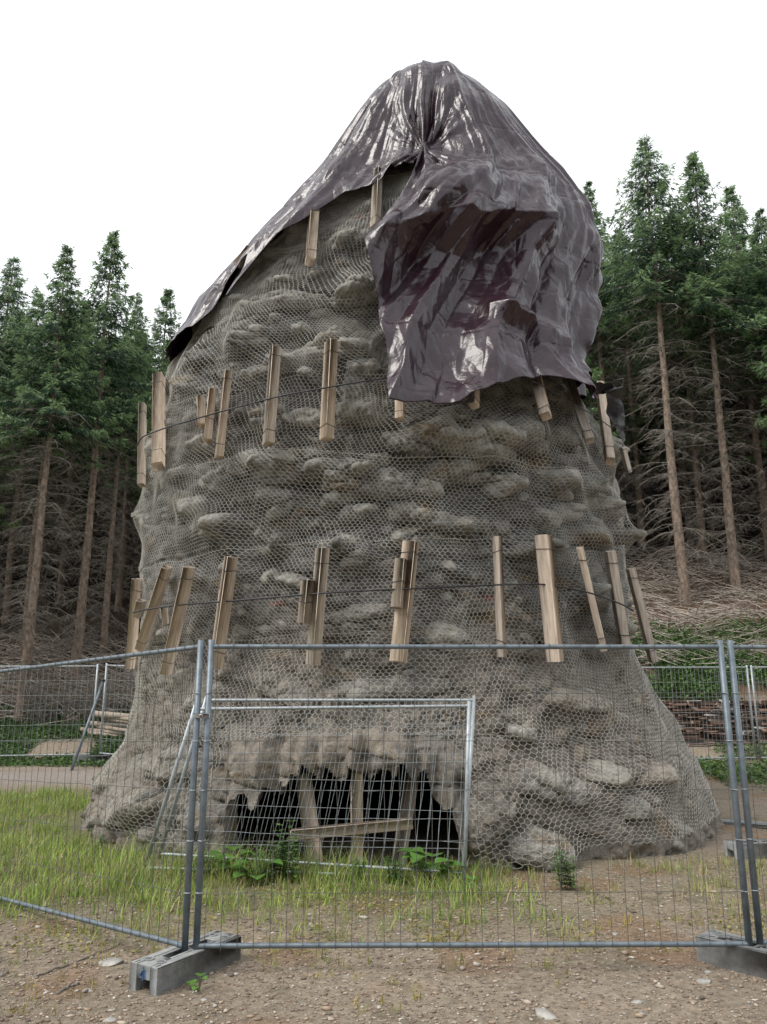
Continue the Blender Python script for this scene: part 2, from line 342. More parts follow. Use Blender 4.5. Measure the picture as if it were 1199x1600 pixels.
bz = [(735, 690, 85, 40, .34, .5), (800, 680, 50, 34, .3, .4), (735, 735, 60, 28, .18, .3), (640, 690, 40, 30, .2, .2), (840, 680, 40, 40, .25, .4), (430, 440, 30, 22, .22, .1), (440, 470, 55, 26, .3, .1), (435, 510, 45, 30, .2, 0),
      (495, 545, 75, 30, .22, .9), (400, 575, 40, 18, .2, .9), (570, 570, 26, 22, .14, .8), (565, 455, 34, 34, .2, .5), (545, 600, 20, 40, .12, .8), (470, 650, 30, 22, .15, .7),
      (224, 703, 26, 18, .24, .8), (300, 640, 60, 22, .16, .2), (310, 690, 30, 20, .15, .6), (390, 720, 30, 20, .16, .5), (430, 735, 40, 30, .2, .3), (520, 735, 40, 24, .18, .3), (600, 755, 45, 36, .2, .2), (530, 775, 30, 16, .16, .4),
      (280, 795, 26, 20, .16, .3), (320, 830, 20, 24, .12, .3), (420, 770, 30, 26, .14, .2), (555, 800, 26, 16, .14, .3), (640, 800, 30, 22, .14, .3), (700, 815, 50, 18, .2, .2), (440, 905, 36, 14, .14, .3), (560, 960, 40, 16, .12, .2),
      (880, 755, 30, 20, .2, 0), (905, 720, 24, 14, .25, 0), (930, 760, 26, 18, .3, .2), (960, 700, 20, 20, .3, .5), (960, 800, 30, 22, .3, .3), (940, 840, 30, 20, .25, .2), (975, 840, 20, 14, .35, .2), (905, 800, 28, 22, .2, .4), (870, 850, 40, 10, .3, 0),
      (900, 690, 40, 22, .2, .3), (945, 940, 40, 20, .35, .2), (985, 980, 20, 20, .3, .2), (880, 990, 30, 20, .2, .1), (700, 1000, 26, 30, .12, .7), (830, 1150, 22, 12, .22, .9), (980, 1215, 26, 20, .3, .8), (1050, 1215, 34, 16, .28, .2), (870, 1345, 46, 34, .3, .7),
      (930, 1100, 60, 20, .15, .1), (1020, 1270, 20, 18, .2, .7), (890, 1240, 60, 30, .15, .2), (760, 1300, 40, 60, .18, 0), (600, 1080, 80, 20, .12, .1), (420, 1080, 50, 26, .14, .1), (240, 1200, 50, 30, .2, .3), (170, 1270, 60, 30, .25, .1), (290, 1130, 30, 40, .14, .2), (270, 1300, 30, 30, .15, .2),
      (460, 1190, 60, 30, .2, 0), (560, 1190, 70, 34, .22, 0), (660, 1200, 60, 40, .22, 0), (380, 1200, 50, 40, .2, 0), (520, 850, 60, 20, .12, 0), (300, 560, 40, 16, .2, .1), (370, 545, 20, 10, .3, 0), (280, 600, 50, 18, .2, .2), (560, 640, 40, 24, .14, .5)]
for b_ in bz: pb(*b_[:4], b_[4] * .95, min(1, b_[5] * 1.3 + .1), pw=.42, rot=random.uniform(-.35, .35))
for k in range(680):
    p0 = rng.uniform(-math.pi, .15); z0 = rng.uniform(.1, 8.8)
    if z0 < 2.9 and rng.random() < .8: continue
    r = rng.uniform(.05, .19) * (1 if rng.random() < .9 else 1.5) * (.75 if z0 < 2.9 else 1)
    bump(p0, z0, r * rng.uniform(.8, 1.35), r * rng.uniform(.55, 1), r * rng.uniform(.5, .95) * (1 if -2.75 < p0 < -.35 else .55), rng.choice([0, .2, .5, .9]), rng.uniform(.25, .65), rng.uniform(-.8, .8), .42)
for k in range(1500):
    p0 = rng.uniform(-math.pi, .15); z0 = rng.uniform(.0, 8.0); r = rng.uniform(.02, .065)
    bump(p0, z0, r * rng.uniform(1, 1.8), r * rng.uniform(.6, 1), r * rng.uniform(.4, .9), rng.choice([0, 0, .3, .8]), rng.uniform(.4, .9), rng.uniform(-.8, .8), .45)
D -= np.interp(ZZ, [0, 6.5, 9.5, 11], [.25, .25, .16, .1])
D += fbm(base * [1, 1, 1.3], 4.5, 4, 3) * .085 + (ridged(base, 6.5, 3, 8) - .5) * .05 - sstep(.58, .80, noise(base * [1, 1, 1.3], 3.4, 19)) * .09 - sstep(.6, .85, noise(base, 9, 20)) * .035 + fbm(base, 11, 4, 5) * .035 + fbm(base, 25, 3, 4) * .018
front = (PH > -2.9) & (PH < -.2)
# the drips of sprayed concrete over the cave mouth
def blur0(F_): return np.full_like(F_, 0.) + np.median(F_[(ZZ > .7) & (ZZ < 1.3) & front])
def tri_(x): return np.abs((x % 1.) * 2 - 1) - .5
cav = np.array([on_y(u, v, 8.1)[[0, 2]] for u, v in [(312, 1372), (326, 1300), (355, 1250), (410, 1222), (480, 1206), (540, 1208), (600, 1208), (655, 1226), (698, 1262), (722, 1296), (732, 1330), (738, 1372)]])
Xg = base[..., 0]; lipz = np.interp(Xg, cav[:, 0], cav[:, 1], left=-9, right=-9)
drip = tri_(Xg * 3.9 + .9 * noise(np.stack([Xg * 2.1, 0 * Xg, 0 * Xg], -1), 1, 90)) * (.5 + noise(np.stack([Xg * 4, 0 * Xg, 0 * Xg], -1), 1, 89))
nj = (noise(np.stack([Xg * 6.5, 0 * Xg, ZZ * .5], -1), 1, 91) - .4) * .30 + drip * .20 + (noise(np.stack([Xg * 19, 0 * Xg, ZZ * 2], -1), 1, 92) - .5) * .16
hole = front & (ZZ < lipz + nj * sstep(.12, .4, lipz)) & (lipz > -1)
nearlip = front * sstep(.75, .1, ZZ - lipz) * (lipz > -1)
flute = noise(np.stack([Xg * 9, 0 * Xg, ZZ * .9], -1), 1, 93) * .6 + (drip + .5) * .5; nl = np.clip(nearlip, 0, 1)
D = D * (1 - .7 * nl) + nl * (blur0(D) * .7 + (flute - .5) * .34 + .06); W *= 1 - .8 * nl
# fields on the regular grid, for everything that lies on the rock
rp_ = np.linspace(-math.pi - .35, .35, 560); rz_ = np.linspace(0, ZT, 380)
def resample(Fd):
    a = np.stack([np.interp(rp_, ph[:800], row[:800]) for row in Fd]); return np.stack([np.interp(rz_, zz, a[:, i]) for i in range(len(rp_))], 1)
def maxf(F_, ky, kx):
    o = F_.copy()
    for s in range(-ky, ky + 1): o = np.maximum(o, np.roll(np.pad(F_, ((ky, ky), (0, 0)), 'edge'), s, 0)[ky:-ky])
    p = o.copy()
    for s in range(-kx, kx + 1): p = np.maximum(p, np.roll(np.pad(o, ((0, 0), (kx, kx)), 'edge'), s, 1)[:, kx:-kx])
    return p
def blur(F_, n, it=3):
    for _ in range(it):
        for ax in (0, 1):
            Pd = np.pad(F_, [(n, n) if q == ax else (0, 0) for q in (0, 1)], 'edge'); cs = np.cumsum(Pd, ax)
            if ax == 0: F_ = (cs[2 * n:] - np.concatenate([np.zeros((1, F_.shape[1])), cs[:-2 * n - 1]]))/(2 * n + 1)
            else: F_ = (cs[:, 2 * n:] - np.concatenate([np.zeros((F_.shape[0], 1)), cs[:, :-2 * n - 1]], 1)) / (2 * n + 1)
    return F_
RD = resample(D)
NET = np.maximum(blur(maxf(RD, 5, 8), 5, 2) * .62 + blur(RD, 3, 2) * .38, blur(RD, 1, 1)) + .012
HULL = blur(maxf(RD, 10, 14), 7, 3)
def sampler(Fd):
    def f(phi, z):
        phi = np.asarray(phi, float); z = np.asarray(z, float)
        a = np.clip((phi - rp_[0]) / (rp_[1] - rp_[0]), 0, len(rp_) - 1.001); b = np.clip((z - rz_[0]) / (rz_[1] - rz_[0]), 0, len(rz_) - 1.001)
        i, j = a.astype(int), b.astype(int); fa, fb = a - i, b - j
        return (Fd[j, i] * (1 - fa) + Fd[j, i + 1] * fa) * (1 - fb) + (Fd[j + 1, i] * (1 - fa) + Fd[j + 1, i + 1] * fa) * fb
    return f
netf, hullf = sampler(NET), sampler(HULL)
Pk = surf(PH, ZZ, D); fk = np.sqrt(np.clip(1 - (np.clip(ZZ - (ZT - .9), 0, .9) / .9) ** 2, 0, 1))[..., None]; ck0 = np.stack([0 * ZZ + CX[-1], 0 * ZZ + CY[-1], ZZ], -1); Pk = ck0 + (Pk - ck0) * fk; Pk[..., 2] -= .2 * (1 - fk[..., 0])
Pk[..., 2] += fbm(base, 3, 3, 88) * .03 - np.clip(np.gradient(D, axis=0), -.02, .02) * .8
c_grey = np.array([.185, .178, .168]); c_tan = np.array([.275, .243, .207]); c_pale = np.array([.44, .42, .375]); c_och = np.array([.21, .145, .07]); c_dk = np.array([.13, .12, .10])
lowt = (sstep(2.9, 1.5, ZZ + fbm(base, .8, 3, 14) * .9))[..., None]
vn = fbm(base, 1.5, 4, 21)[..., None]; vn2 = fbm(base * [1, 1, .6], 4, 4, 22)[..., None]
ck = c_grey * (1 - lowt) + c_tan * lowt; ck = ck * (1 + .28 * vn + .2 * vn2 + .22 * TN[..., None]) * (1 + np.array([.06, 0, -.08]) * TN[..., None])
ck = ck * (1 - sstep(.25, .6, vn2) * .45) + c_dk * sstep(.25, .6, vn2) * .45
pw_ = np.clip(W * 1.2, 0, .8)[..., None]; ck = ck * (1 - pw_) + c_pale * (1 + .2 * vn2) * pw_
om = (sstep(.30, .55, fbm(base * [1, 1, 2.5], 1.9, 4, 23)) * .7)[..., None]; ck = ck * (1 - om) + c_och * om
for (u, v, ru, rv) in [(785, 930, 26, 5), (165, 985, 10, 7), (892, 893, 6, 7), (548, 325, 8, 9), (410, 940, 22, 4)]:   # red paint marks sprayed on the concrete
    P_, f_, z_ = cast(u, v); s_ = P_[1] / 1150; q = ((PH - f_) * 3 / (ru * s_)) ** 2 + ((ZZ - z_) / (rv * s_)) ** 2
    k_ = (sstep(1.1, .5, q + fbm(base, 14, 2, 3) * .6) * .4)[..., None]; ck = ck * (1 - k_) + np.array([.36, .035, .03]) * k_
FQ = gridF(NP_, NZ, close=True); hq = hole.ravel(); rem = hq[FQ].sum(1) >= 3
V_ = Pk.reshape(-1, 3); keep = FQ[~rem]
# inner rim of the hole
nq = NP_; remg = rem.reshape(NZ - 1, NP_); edges = []
jj, ii = np.where(remg)
for j, i in zip(jj, ii):
    i2 = (i + 1) % NP_
    if i > 0 and not remg[j, i - 1]: edges.append((j * nq + i, (j + 1) * nq + i))
    if not remg[j, (i + 1) % NP_]: edges.append(((j + 1) * nq + i2, j * nq + i2))
    if j + 1 < NZ - 1 and not remg[j + 1, i]: edges.append(((j + 1) * nq + i, (j + 1) * nq + i2))
ee = np.array(edges); uq, ivx = np.unique(ee.ravel(), return_inverse=True); ivx = ivx.reshape(-1, 2)
fl = V_.copy(); Vr = fl[uq]; cxy = np.stack([np.interp(Vr[:, 2], zp, CX), np.interp(Vr[:, 2], zp, CY)], 1); dr = cxy - Vr[:, :2]; dr /= np.linalg.norm(dr, axis=1, keepdims=True)
R1 = Vr.copy(); R1[:, :2] += dr * .07; R1[:, 2] += .02; R2 = Vr.copy(); R2[:, :2] += dr * .2; R2[:, 2] += .16 + .1 * noise(Vr, 5, 4)
nb = len(V_); mcnt = len(uq)
rimF = np.concatenate([np.stack([ee[:, 0], ee[:, 1], nb + ivx[:, 1], nb + ivx[:, 0]], 1), np.stack([nb + ivx[:, 0], nb + ivx[:, 1], nb + mcnt + ivx[:, 1], nb + mcnt + ivx[:, 0]], 1)])
ckf = np.concatenate([ck.reshape(-1, 3), ck.reshape(-1, 3)[uq], ck.reshape(-1, 3)[uq]])
topv = len(V_) + 2 * mcnt; ring = (NZ - 1) * nq + np.arange(NP_)
capF = np.stack([ring, (np.roll(ring, -1)), np.full(NP_, topv)], 1)
VV = np.concatenate([V_, R1, R2, [[CX[-1], CY[-1], ZT - .2]]]); ckf = np.concatenate([ckf, [[.2, .18, .15]]])
rock = mk('rock_tower', VV, [np.concatenate([keep, rimF]), capF], M['rock'], col=np.clip(ckf, .02, .7), smooth=True)
tag(rock, 'tall grey brown lumpy artificial rock tower with a low cave mouth at its foot', 'rock tower')
# ------------------------------------------------------------------ hexagonal wire netting round the rock
mouth = np.array([cast(u, v)[1:] for u, v in [(330, 1200), (345, 1165), (430, 1152), (520, 1150), (600, 1146), (700, 1150), (722, 1180), (735, 1260), (745, 1330)]])
lowz = np.array([cast(u, v)[1:] for u, v in [(120, 1245), (150, 1300), (220, 1330), (300, 1352), (330, 1360), (742, 1350), (800, 1372), (900, 1345), (980, 1330), (1060, 1325), (1120, 1300)]])
def net_low(phi): 
    lo = np.interp(phi, lowz[:, 0], lowz[:, 1]); m = np.interp(phi, mouth[:, 0], mouth[:, 1], left=-9, right=-9); return np.maximum(lo + .02, m)
cell = .0555; mb = MB(); E0 = []; E1 = []
bands = [(-.1, 1.25, 1.12), (1.2, 2.3, 1.08), (2.25, 3.35, 1), (3.3, 4.4, 1), (4.35, 5.45, 1), (5.4, 6.5, 1), (6.45, 7.6, .97), (7.5, 8.7, .95)]
for bi, (z0, z1, sc) in enumerate(bands):
    cw = cell * sc; rh = cw * .66; nr = int((z1 - z0) / rh) + 1; nc = int(3.75 * 3.2 / cw)
    # brick-like hex lattice: nodes A (lower) and B (upper)
    r, c = np.meshgrid(np.arange(nr), np.arange(nc), indexing='ij'); off = (r % 2) * .5
    s0 = (c + off) * cw; zA = z0 + r * rh; 
    nodes = lambda s, z: (s, z)
    h = rh * .26
    def warp(s, z):
        P3 = np.stack([s, z, np.full_like(s, bi * 7.)], -1)
        s2 = s + fbm(P3, .9, 3, 50 + bi) * .22 + fbm(P3, 7, 2, 52) * .014 + (z - z0) * .25 * math.sin(bi * 2.1) 
        z2 = z + fbm(P3, 1.0, 3, 54 + bi) * .16 + fbm(P3, 7, 2, 56) * .014
        phi = -math.pi - .28 + s2 / 3.2; d = netf(phi, z2) + .008 + fbm(P3, 5, 2, 58) * .012 + .01 * (bi % 2)
        return surf(phi, z2, d), phi, z2
    Bt, pB, zB = warp(s0, zA + h); At, pA, zA2 = warp(s0, zA - h)
    def addE(Pa, Pb, phm, zm):
        ok = (zm > net_low(phm)) & (phm < .33) & (phm > -math.pi - .33) & ((zm > .03))
        E0.append(Pa[ok]); E1.append(Pb[ok])
    addE(At, Bt, pA, zA2)                               # the twisted upright
    # from B go up-left and up-right to A of the next row
    nxA = At[1:]; 
    for r_ in range(nr - 1):
        if r_ % 2 == 0:
            addE(Bt[r_], At[r_ + 1], pB[r_], zB[r_]); addE(Bt[r_, 1:], At[r_ + 1, :-1], pB[r_, 1:], zB[r_, 1:])
        else:
            addE(Bt[r_], At[r_ + 1], pB[r_], zB[r_]); addE(Bt[r_, :-1], At[r_ + 1, 1:], pB[r_, :-1], zB[r_, :-1])
    sv = np.arange(0, 3.75 * 3.2, .08)
    for ze in (z1 - .02,):                              # selvage wire
        Pt, p_, z_ = warp(sv, np.full_like(sv, ze)); addE(Pt[:-1], Pt[1:], p_[:-1], z_[:-1])
E0 = np.concatenate(E0); E1 = np.concatenate(E1)
V, F = tubes(E0, E1, .0023, sides=3); net = tag(mk('wire_netting', V, F, M['wire'], smooth=False), 'pale hexagonal wire netting wrapped tightly round the whole rock tower', 'wire netting')
# patch of fine square mesh under the upper timbers
E0 = []; E1 = []
for (u0, v0, u1, v1) in [(250, 628, 345, 672), (392, 548, 560, 622)]:
    a = cast(u0, v1)[1:]; b = cast(u1, v0)[1:]; 
    sp = np.arange(a[0], b[0], .026 / 3.2); sz = np.arange(a[1], b[1], .026)
    PP, ZQ = np.meshgrid(sp, sz); Q3 = np.stack([PP * 3, ZQ, 0 * PP], -1); PP = PP + fbm(Q3, 1.5, 2, 5) * .02; ZQ = ZQ + fbm(Q3, 1.5, 2, 6) * .05
    T = surf(PP, ZQ, netf(PP, ZQ) + .004)
    E0 += [T[:, :-1].reshape(-1, 3), T[:-1].reshape(-1, 3)]; E1 += [T[:, 1:].reshape(-1, 3), T[1:].reshape(-1, 3)]
V, F = tubes(np.concatenate(E0), np.concatenate(E1), .0014, sides=3)
tag(mk('square_mesh', V, F, M['galvw']), 'fine square wire mesh patch on rock behind the upper timber row', 'wire mesh')
# ------------------------------------------------------------------ timbers and cables
def timber(t, b, wpx, label, dep=None, lift=0., m=None, ties=(.12, .88), grp='timbers strapped round the rock tower', wd=None, front_rot=0.):
    Pt = cast(*t, .0, hullf)[0]; Pb = cast(*b, .0, hullf)[0]; ym = (Pt[1] + Pb[1]) / 2
    wd = wd or wpx * ym / 1150 * .84; dep = dep or wd * .8
    ax = Pt - Pb; L = np.linalg.norm(ax); ax /= L; mid = (Pt + Pb) / 2; cx, cy, _, _ = prof(mid[2])
    n = np.array([mid[0] - cx, mid[1] - cy, 0]); n /= np.linalg.norm(n); n = n - ax * n.dot(ax); n /= np.linalg.norm(n)
    sx = np.cross(ax, n)
    front_rot = front_rot or (.62 if t[0] < 700 else -.5) + random.uniform(-.15, .15)
    if front_rot: sx, n = sx * math.cos(front_rot) + n * math.sin(front_rot), n * math.cos(front_rot) - sx * math.sin(front_rot)
    mid = mid + n * (dep * .45 + lift + .035); org = mid - ax * L / 2
    o = empty('timber', org); Mx = Matrix((( *sx, ), (*(-n), ), (*ax, ))).transposed(); o.rotation_euler = Mx.to_euler()
    tag(o, label, 'timber', grp)
    V, F = obox((-wd / 2, -dep / 2, 0), (wd / 2, dep / 2, L), .005)
    V = V + fbm(V, 3, 2, int(t[0]))[:, None] * .006
    mk('beam', V, F, m or M['wood' if random.random() < .7 else 'woodg'], o)
    for q in ties:
        z = L * q + random.uniform(-.02, .02); e = .004; sl_ = random.uniform(-.03, .03); r = .0035
        c = np.array([(-wd / 2 - e, -dep / 2 - e, z), (wd / 2 + e, -dep / 2 - e, z + sl_), (wd / 2 + e, dep / 2 + e, z), (-wd / 2 - e, dep / 2 + e, z - sl_)])
        V, F = tubes(c, np.roll(c, -1, 0), r, sides=4); mk('wire_tie', V, F, M['cable'], o)
    return o
timber((221, 905), (211, 1046), 15, 'leaning timber at the left edge of the rock, lower row, end one')
timber((270, 890), (228, 1018), 18, 'strongly slanting timber second from left in the lower row')
timber((238, 944), (232, 970), 16, 'short block wedged under the cable at the strongly slanting left timber', ties=(), lift=.08, grp='wooden wedge blocks')
timber((307, 888), (270, 1056), 21, 'slanting timber third from left in the lower row')
timber((275, 944), (280, 972), 14, 'short block wedged under the cable beside the third lower timber', ties=(), lift=.08, grp='wooden wedge blocks')
timber((374, 872), (350, 1045), 25, 'thick timber fourth from left in the lower row above the left fence post')
timber((357, 922), (352, 965), 16, 'thin wedge left of the thick fourth lower timber', ties=(), lift=-.01, grp='wooden wedge blocks')
timber((514, 858), (499, 1040), 22, 'long upright timber in the lower row with a shorter beam strapped on it')
timber((502, 908), (496, 975), 20, 'weathered shorter beam strapped onto the lower timber left of centre', lift=.10, ties=(.5,), m=M['woodd'], grp='wooden wedge blocks')
timber((647, 850), (628, 1036), 25, 'thick weathered timber in the middle of the lower row')
timber((636, 880), (630, 955), 18, 'rough shorter beam strapped onto the middle lower timber', lift=.11, ties=(.5,), m=M['woodd'], grp='wooden wedge blocks')
timber((768, 840), (775, 1028), 16, 'narrow straight timber right of centre in the lower row', m=M['woodd'])
timber((835, 838), (853, 1034), 30, 'widest timber, flat plank in the right half of the lower row')
timber((896, 857), (934, 1018), 16, 'narrow timber leaning left, right of the widest lower plank')
timber((942, 862), (966, 1014), 20, 'thick timber second from right in the lower row', m=M['woodd'])
timber((976, 890), (1012, 1036), 16, 'dark timber leaning at the right edge of the rock, lower row', m=M['woodd'])
timber((231, 630), (229, 757), 14, 'timber at the far left edge of the upper row beside a grey boulder')
timber((259, 586), (259, 727), 23, 'pale upright timber second from left in the upper row')
timber((366, 583), (352, 717), 18, 'tallest timber of the cluster of three in the upper row')
timber((350, 612), (343, 690), 18, 'middle timber of the cluster of three in the upper row', lift=.06, ties=(.4,))
timber((330, 620), (332, 664), 17, 'shortest timber of the cluster of three in the upper row', lift=.05, ties=())
timber((441, 547), (431, 696), 22, 'timber in the upper row right of the cluster of three')
timber((528, 537), (520, 690), 23, 'timber in the upper row nearest the hanging tarpaulin')
timber((501, 328), (496, 411), 22, 'short timber hanging just below the left tarpaulin edge near the top')
timber((597, 272), (594, 360), 17, 'thin timber in the dark gap under the tarpaulin peak')
timber((398, 394), (378, 420), 18, 'small timber end sticking out under the left tarpaulin edge', ties=())
timber((629, 590), (629, 661), 16, 'small timber end below the lowest left corner of the tarpaulin')
timber((733, 570), (731, 638), 19, 'timber end showing below the tarpaulin hem above the big round boulder')
timber((822, 570), (842, 655), 23, 'timber leaning under the hem above the right boulder edge')
timber((878, 590), (911, 692), 20, 'slanting timber below the right part of the tarpaulin hem')
timber((928, 600), (943, 720), 18, 'timber below the torn right end of the tarpaulin')
timber((966, 700), (976, 740), 11, 'thin pale timber end at the right rock edge below the torn plastic')
def cable(name, pts, r, label, off=.22, m='cable', sag=0):
    Q = np.array([cast(u, v, off, hullf)[0] for u, v in pts]); t = np.linspace(0, len(Q) - 1, len(Q) * 8)
    P = np.stack([np.interp(t, range(len(Q)), Q[:, k]) for k in range(3)], 1)
    for _ in range(6): P[1:-1] = (P[:-2] + 2 * P[1:-1] + P[2:]) / 4
    V, F = ptube(P, r, 6); tag(mk(name, V, F, M[m], smooth=True), label, 'cable')
cable("steel_cable", [(208, 957), (232, 952), (280, 945), (375, 938), (510, 926), (640, 920), (768, 914), (850, 912), (920, 925), (975, 945), (990, 955)], .010, 'thick steel cable looped round the lower row of timbers')
cable('steel_cable', [(212, 700), (222, 682), (260, 668), (345, 643), (440, 618), (530, 602), (606, 590)], .0095, 'steel cable looped round the upper row of timbers, left of the tarpaulin')
cable('steel_cable', [(790, 583), (840, 598), (880, 622), (930, 650), (958, 670)], .006, 'thin dark cable over the timbers under the right tarpaulin hem')
cable('tie_wire', [(515, 322), (560, 306), (610, 292)], .005, 'thin tie wire across the dark gap below the tarpaulin peak', .02)
cable('tie_wire', [(500, 372), (545, 368), (580, 367)], .0035, 'thin tie wire right of the short timber near the top', .02, 'galvw')
cable('tie_wire', [(640, 640), (660, 622), (700, 606), (760, 590)], .0035, 'loose tie wire drooping under the tarpaulin hem', .1, 'galvw')
# ------------------------------------------------------------------ tarpaulin
TE = HULL.copy(); tf = sampler(TE)
def ang(pts, off=.15): return np.array([cast(u, v, off, hullf)[1:] for u, v in pts])
hl = ang([(232, 572), (240, 560), (262, 530), (300, 505), (348, 470), (378, 435), (388, 398), (430, 375), (462, 352), (500, 328), (535, 300), (552, 296), (585, 288), (612, 262), (645, 252)])
hl = hl[np.argsort(hl[:, 0])]
redge = np.array([cast(u, v, .3, hullf)[1:] for u, v in [(650, 180), (655, 235), (625, 300), (592, 348), (570, 372), (580, 420), (592, 470), (602, 540), (604, 600), (606, 640)]])
redge = redge[np.argsort(redge[:, 1])]
hr = ang([(606, 640), (640, 634), (662, 618), (700, 612), (740, 596), (780, 586), (815, 583), (840, 590), (880, 604), (915, 622), (935, 632), (945, 610)], .3); hr = hr[np.argsort(hr[:, 0])]
ridge1 = ang([(575, 375), (630, 358), (670, 352), (700, 345), (740, 348), (790, 332), (830, 352), (870, 378), (895, 450), (915, 540)], .3); ridge1 = ridge1[np.argsort(ridge1[:, 0])]
ridge2 = ang([(600, 425), (660, 422), (720, 418), (770, 432), (820, 462), (870, 495), (905, 530)], .3); ridge2 = ridge2[np.argsort(ridge2[:, 0])]
ridge3 = ang([(740, 470), (770, 478), (810, 500), (860, 535), (905, 570)], .3); ridge3 = ridge3[np.argsort(ridge3[:, 0])]
knot = cast(662, 232, .15, hullf)[1:]
def tri(x): return np.abs((x % 1.) * 2 - 1) - .5
def creases(phi, z, seed, amp=1.):
    s_ = phi * 3.; Q = np.stack([s_, z, 0 * phi], -1); r = np.random.default_rng(seed)
    top = sstep(11.0, 9.0, z)
    w1 = fbm(Q * [1, .45, 1], .8, 3, seed); w2 = fbm(Q, 1.1, 3, seed + 3)
    m1 = .35 + .65 * noise(Q * [1, .4, 1], .8, seed + 6)
    pl = tri(s_ * .75 + w1 * .45) * .15 * m1 + (tri(s_ * 1.9 + w1 * .7 + z * .05) * .06 * (1.3 - m1) + tri(s_ * 5.1 + w1 * 1.2 - z * .1) * .016) * (.2 + .8 * top)
    dg = 0
    for k in range(8):                                   # crisp crumple folds in all directions, each fading in and out
        a_ = r.uniform(0, 3.14); f = r.uniform(.5, 2.2); mk_ = sstep(.50, .75, noise(Q, .8, seed + 20 + k))
        dg = dg + tri((s_ * math.cos(a_) + z * math.sin(a_)) * f + w2 * .22 + r.uniform(0, 1)) * mk_ * .030 / f ** .8
    dgl = tri((s_ * .9 - z * .30) * 1.25 + w1 * .25) * .21 * sstep(8.3, 7.3, z) + tri((s_ * .9 - z * .34) * 3.1 + w1 * .3) * .055 * sstep(8.6, 7.6, z)
    sk, zk = knot[0] * 3., knot[1]; an = np.arctan2(z - zk, s_ - sk); di = np.hypot(z - zk, s_ - sk)      # folds gathered at the knot over the gap
    dg = dg + (tri(an * 1.9 + w1 * .25) * .20 + tri(an * 4.3 + w1 * .5) * .07) * np.clip(di / .45, 0, 1) * np.abs(np.sin(an)) ** 1.5 * np.exp(-di / 1.5)
    dg = dg - .006 * np.exp(-(((z + .04 * w2 + .2) % .93 - .46) / .016) ** 2) - .005 * np.exp(-(((s_ + .04 * w2) % .9 - .45) / .018) ** 2) * top     # packing creases
    return (pl * (.4 + .6 * top) * (1 if seed < 300 else sstep(7.0, 7.8, z) * .5 + .6) + (dg + (dgl if seed >= 300 else 0)) * (.35 + .65 * top)) * amp
def round_top(P, Zs):      # rounds the sheets over the short ridge at the very top
    f = np.sqrt(np.clip(1 - (np.clip(Zs - (ZT - .50), 0, .5) / .5) ** 2.4, 0, 1))
    c = np.stack([CX[-1] + np.clip(P[..., 0] - CX[-1], -.34, .30) , np.full_like(Zs, CY[-1]), P[..., 2]], -1)
    Q = c + (P - c) * f[..., None]; Q[..., 2] = P[..., 2] + fbm(Q, 3, 2, 9) * .05 * (1 - f); return Q
def closing(z):   # pulls the sheets in over the rounded top
    return sstep(ZT - .5, ZT + .06, z)
def sheet(PHI, Zs, Dd, name, parent, thick=.006):
    zc = np.minimum(Zs, ZT - .02); P = surf(PHI, zc, Dd)
    return P
mats = []; tarp = MB()
# left sheet
nu, nv = 420, 300; a0 = -math.pi - 1.2; a1 = float(np.interp(8.8, redge[:, 1], redge[:, 0])) + .35
pu = np.linspace(a0, a1, nu)
hz = np.interp(pu, hl[:, 0], hl[:, 1]); hz = np.where(pu < hl[0, 0], hl[0, 1] - .2, hz)
hz = hz - .05 * sstep(hl[4, 0], hl[1, 0], pu); hz = hz + fbm(np.stack([pu * 3, 0 * pu, 0 * pu], -1), 2.5, 3, 66) * .09
tt = (np.linspace(0, 1, nv) ** 1.25)[:, None]; Zs = ZT + (hz[None] - ZT) * tt; PHI = np.repeat(pu[None], nv, 0)
def robust(f, PHI, Zs): return f(np.clip(PHI, rp_[0], rp_[-1]), Zs)
edg = sstep(-2.55, -2.95, PHI) * sstep(8.5, 7.5, Zs); Dl = robust(tf, PHI, Zs) + .10 - .04 * edg + creases(PHI, Zs, 200) * (1 - .6 * edg) + .05 * sstep(.75, 1, tt) * (1 - edg)
Pl = round_top(surf(PHI, Zs, Dl), Zs)
# gather the sheet towards the peak: rows near the top shrink on to the apex
apexL = np.array([CX[-1] - .15, CY[-1], ZT + .16])
tarp.add(Pl, gridF(nu, nv))
# right sheet
nu2, nv2 = 620, 420; b0 = float(redge[:, 0].min()); b1 = 1.3; sp = np.linspace(0, 1, nu2); p0 = b0 + (b1 - b0) * sp ** 1.15
hz2 = np.interp(p0, hr[:, 0], hr[:, 1]); hz2 = hz2 + .30 * sstep(-1.0, -.6, p0); hz2 = hz2 + fbm(np.stack([p0 * 3, 0 * p0, 0 * p0], -1), 3, 3, 67) * .07
tt2 = (np.linspace(0, 1, nv2) ** 1.25)[:, None]; Z2 = ZT + (hz2[None] - ZT) * tt2
el = np.interp(Z2, redge[:, 1], redge[:, 0]); PH2 = p0[None] + (el - b0) * (1 - sp[None]) ** 3.
def saw(Zq, PHq, rg, up, dn, amp):
    zr = np.interp(PHq, rg[:, 0], rg[:, 1]) + tri(PHq * 2.3 + .2) * .16 + fbm(np.stack([PHq * 3, 0 * Zq, 0 * Zq], -1), 2.0, 2, 12) * .05; h = Zq - zr
    inr = sstep(rg[0, 0] - .03, rg[0, 0] + .08, PHq) * sstep(rg[-1, 0] - .02, rg[-1, 0] - .45, PHq)
    return amp * inr * np.where(h > 0, 1 - np.clip(h / up, 0, 1) ** .9, (1 - np.clip(-h / dn, 0, 1)) ** 1.3)
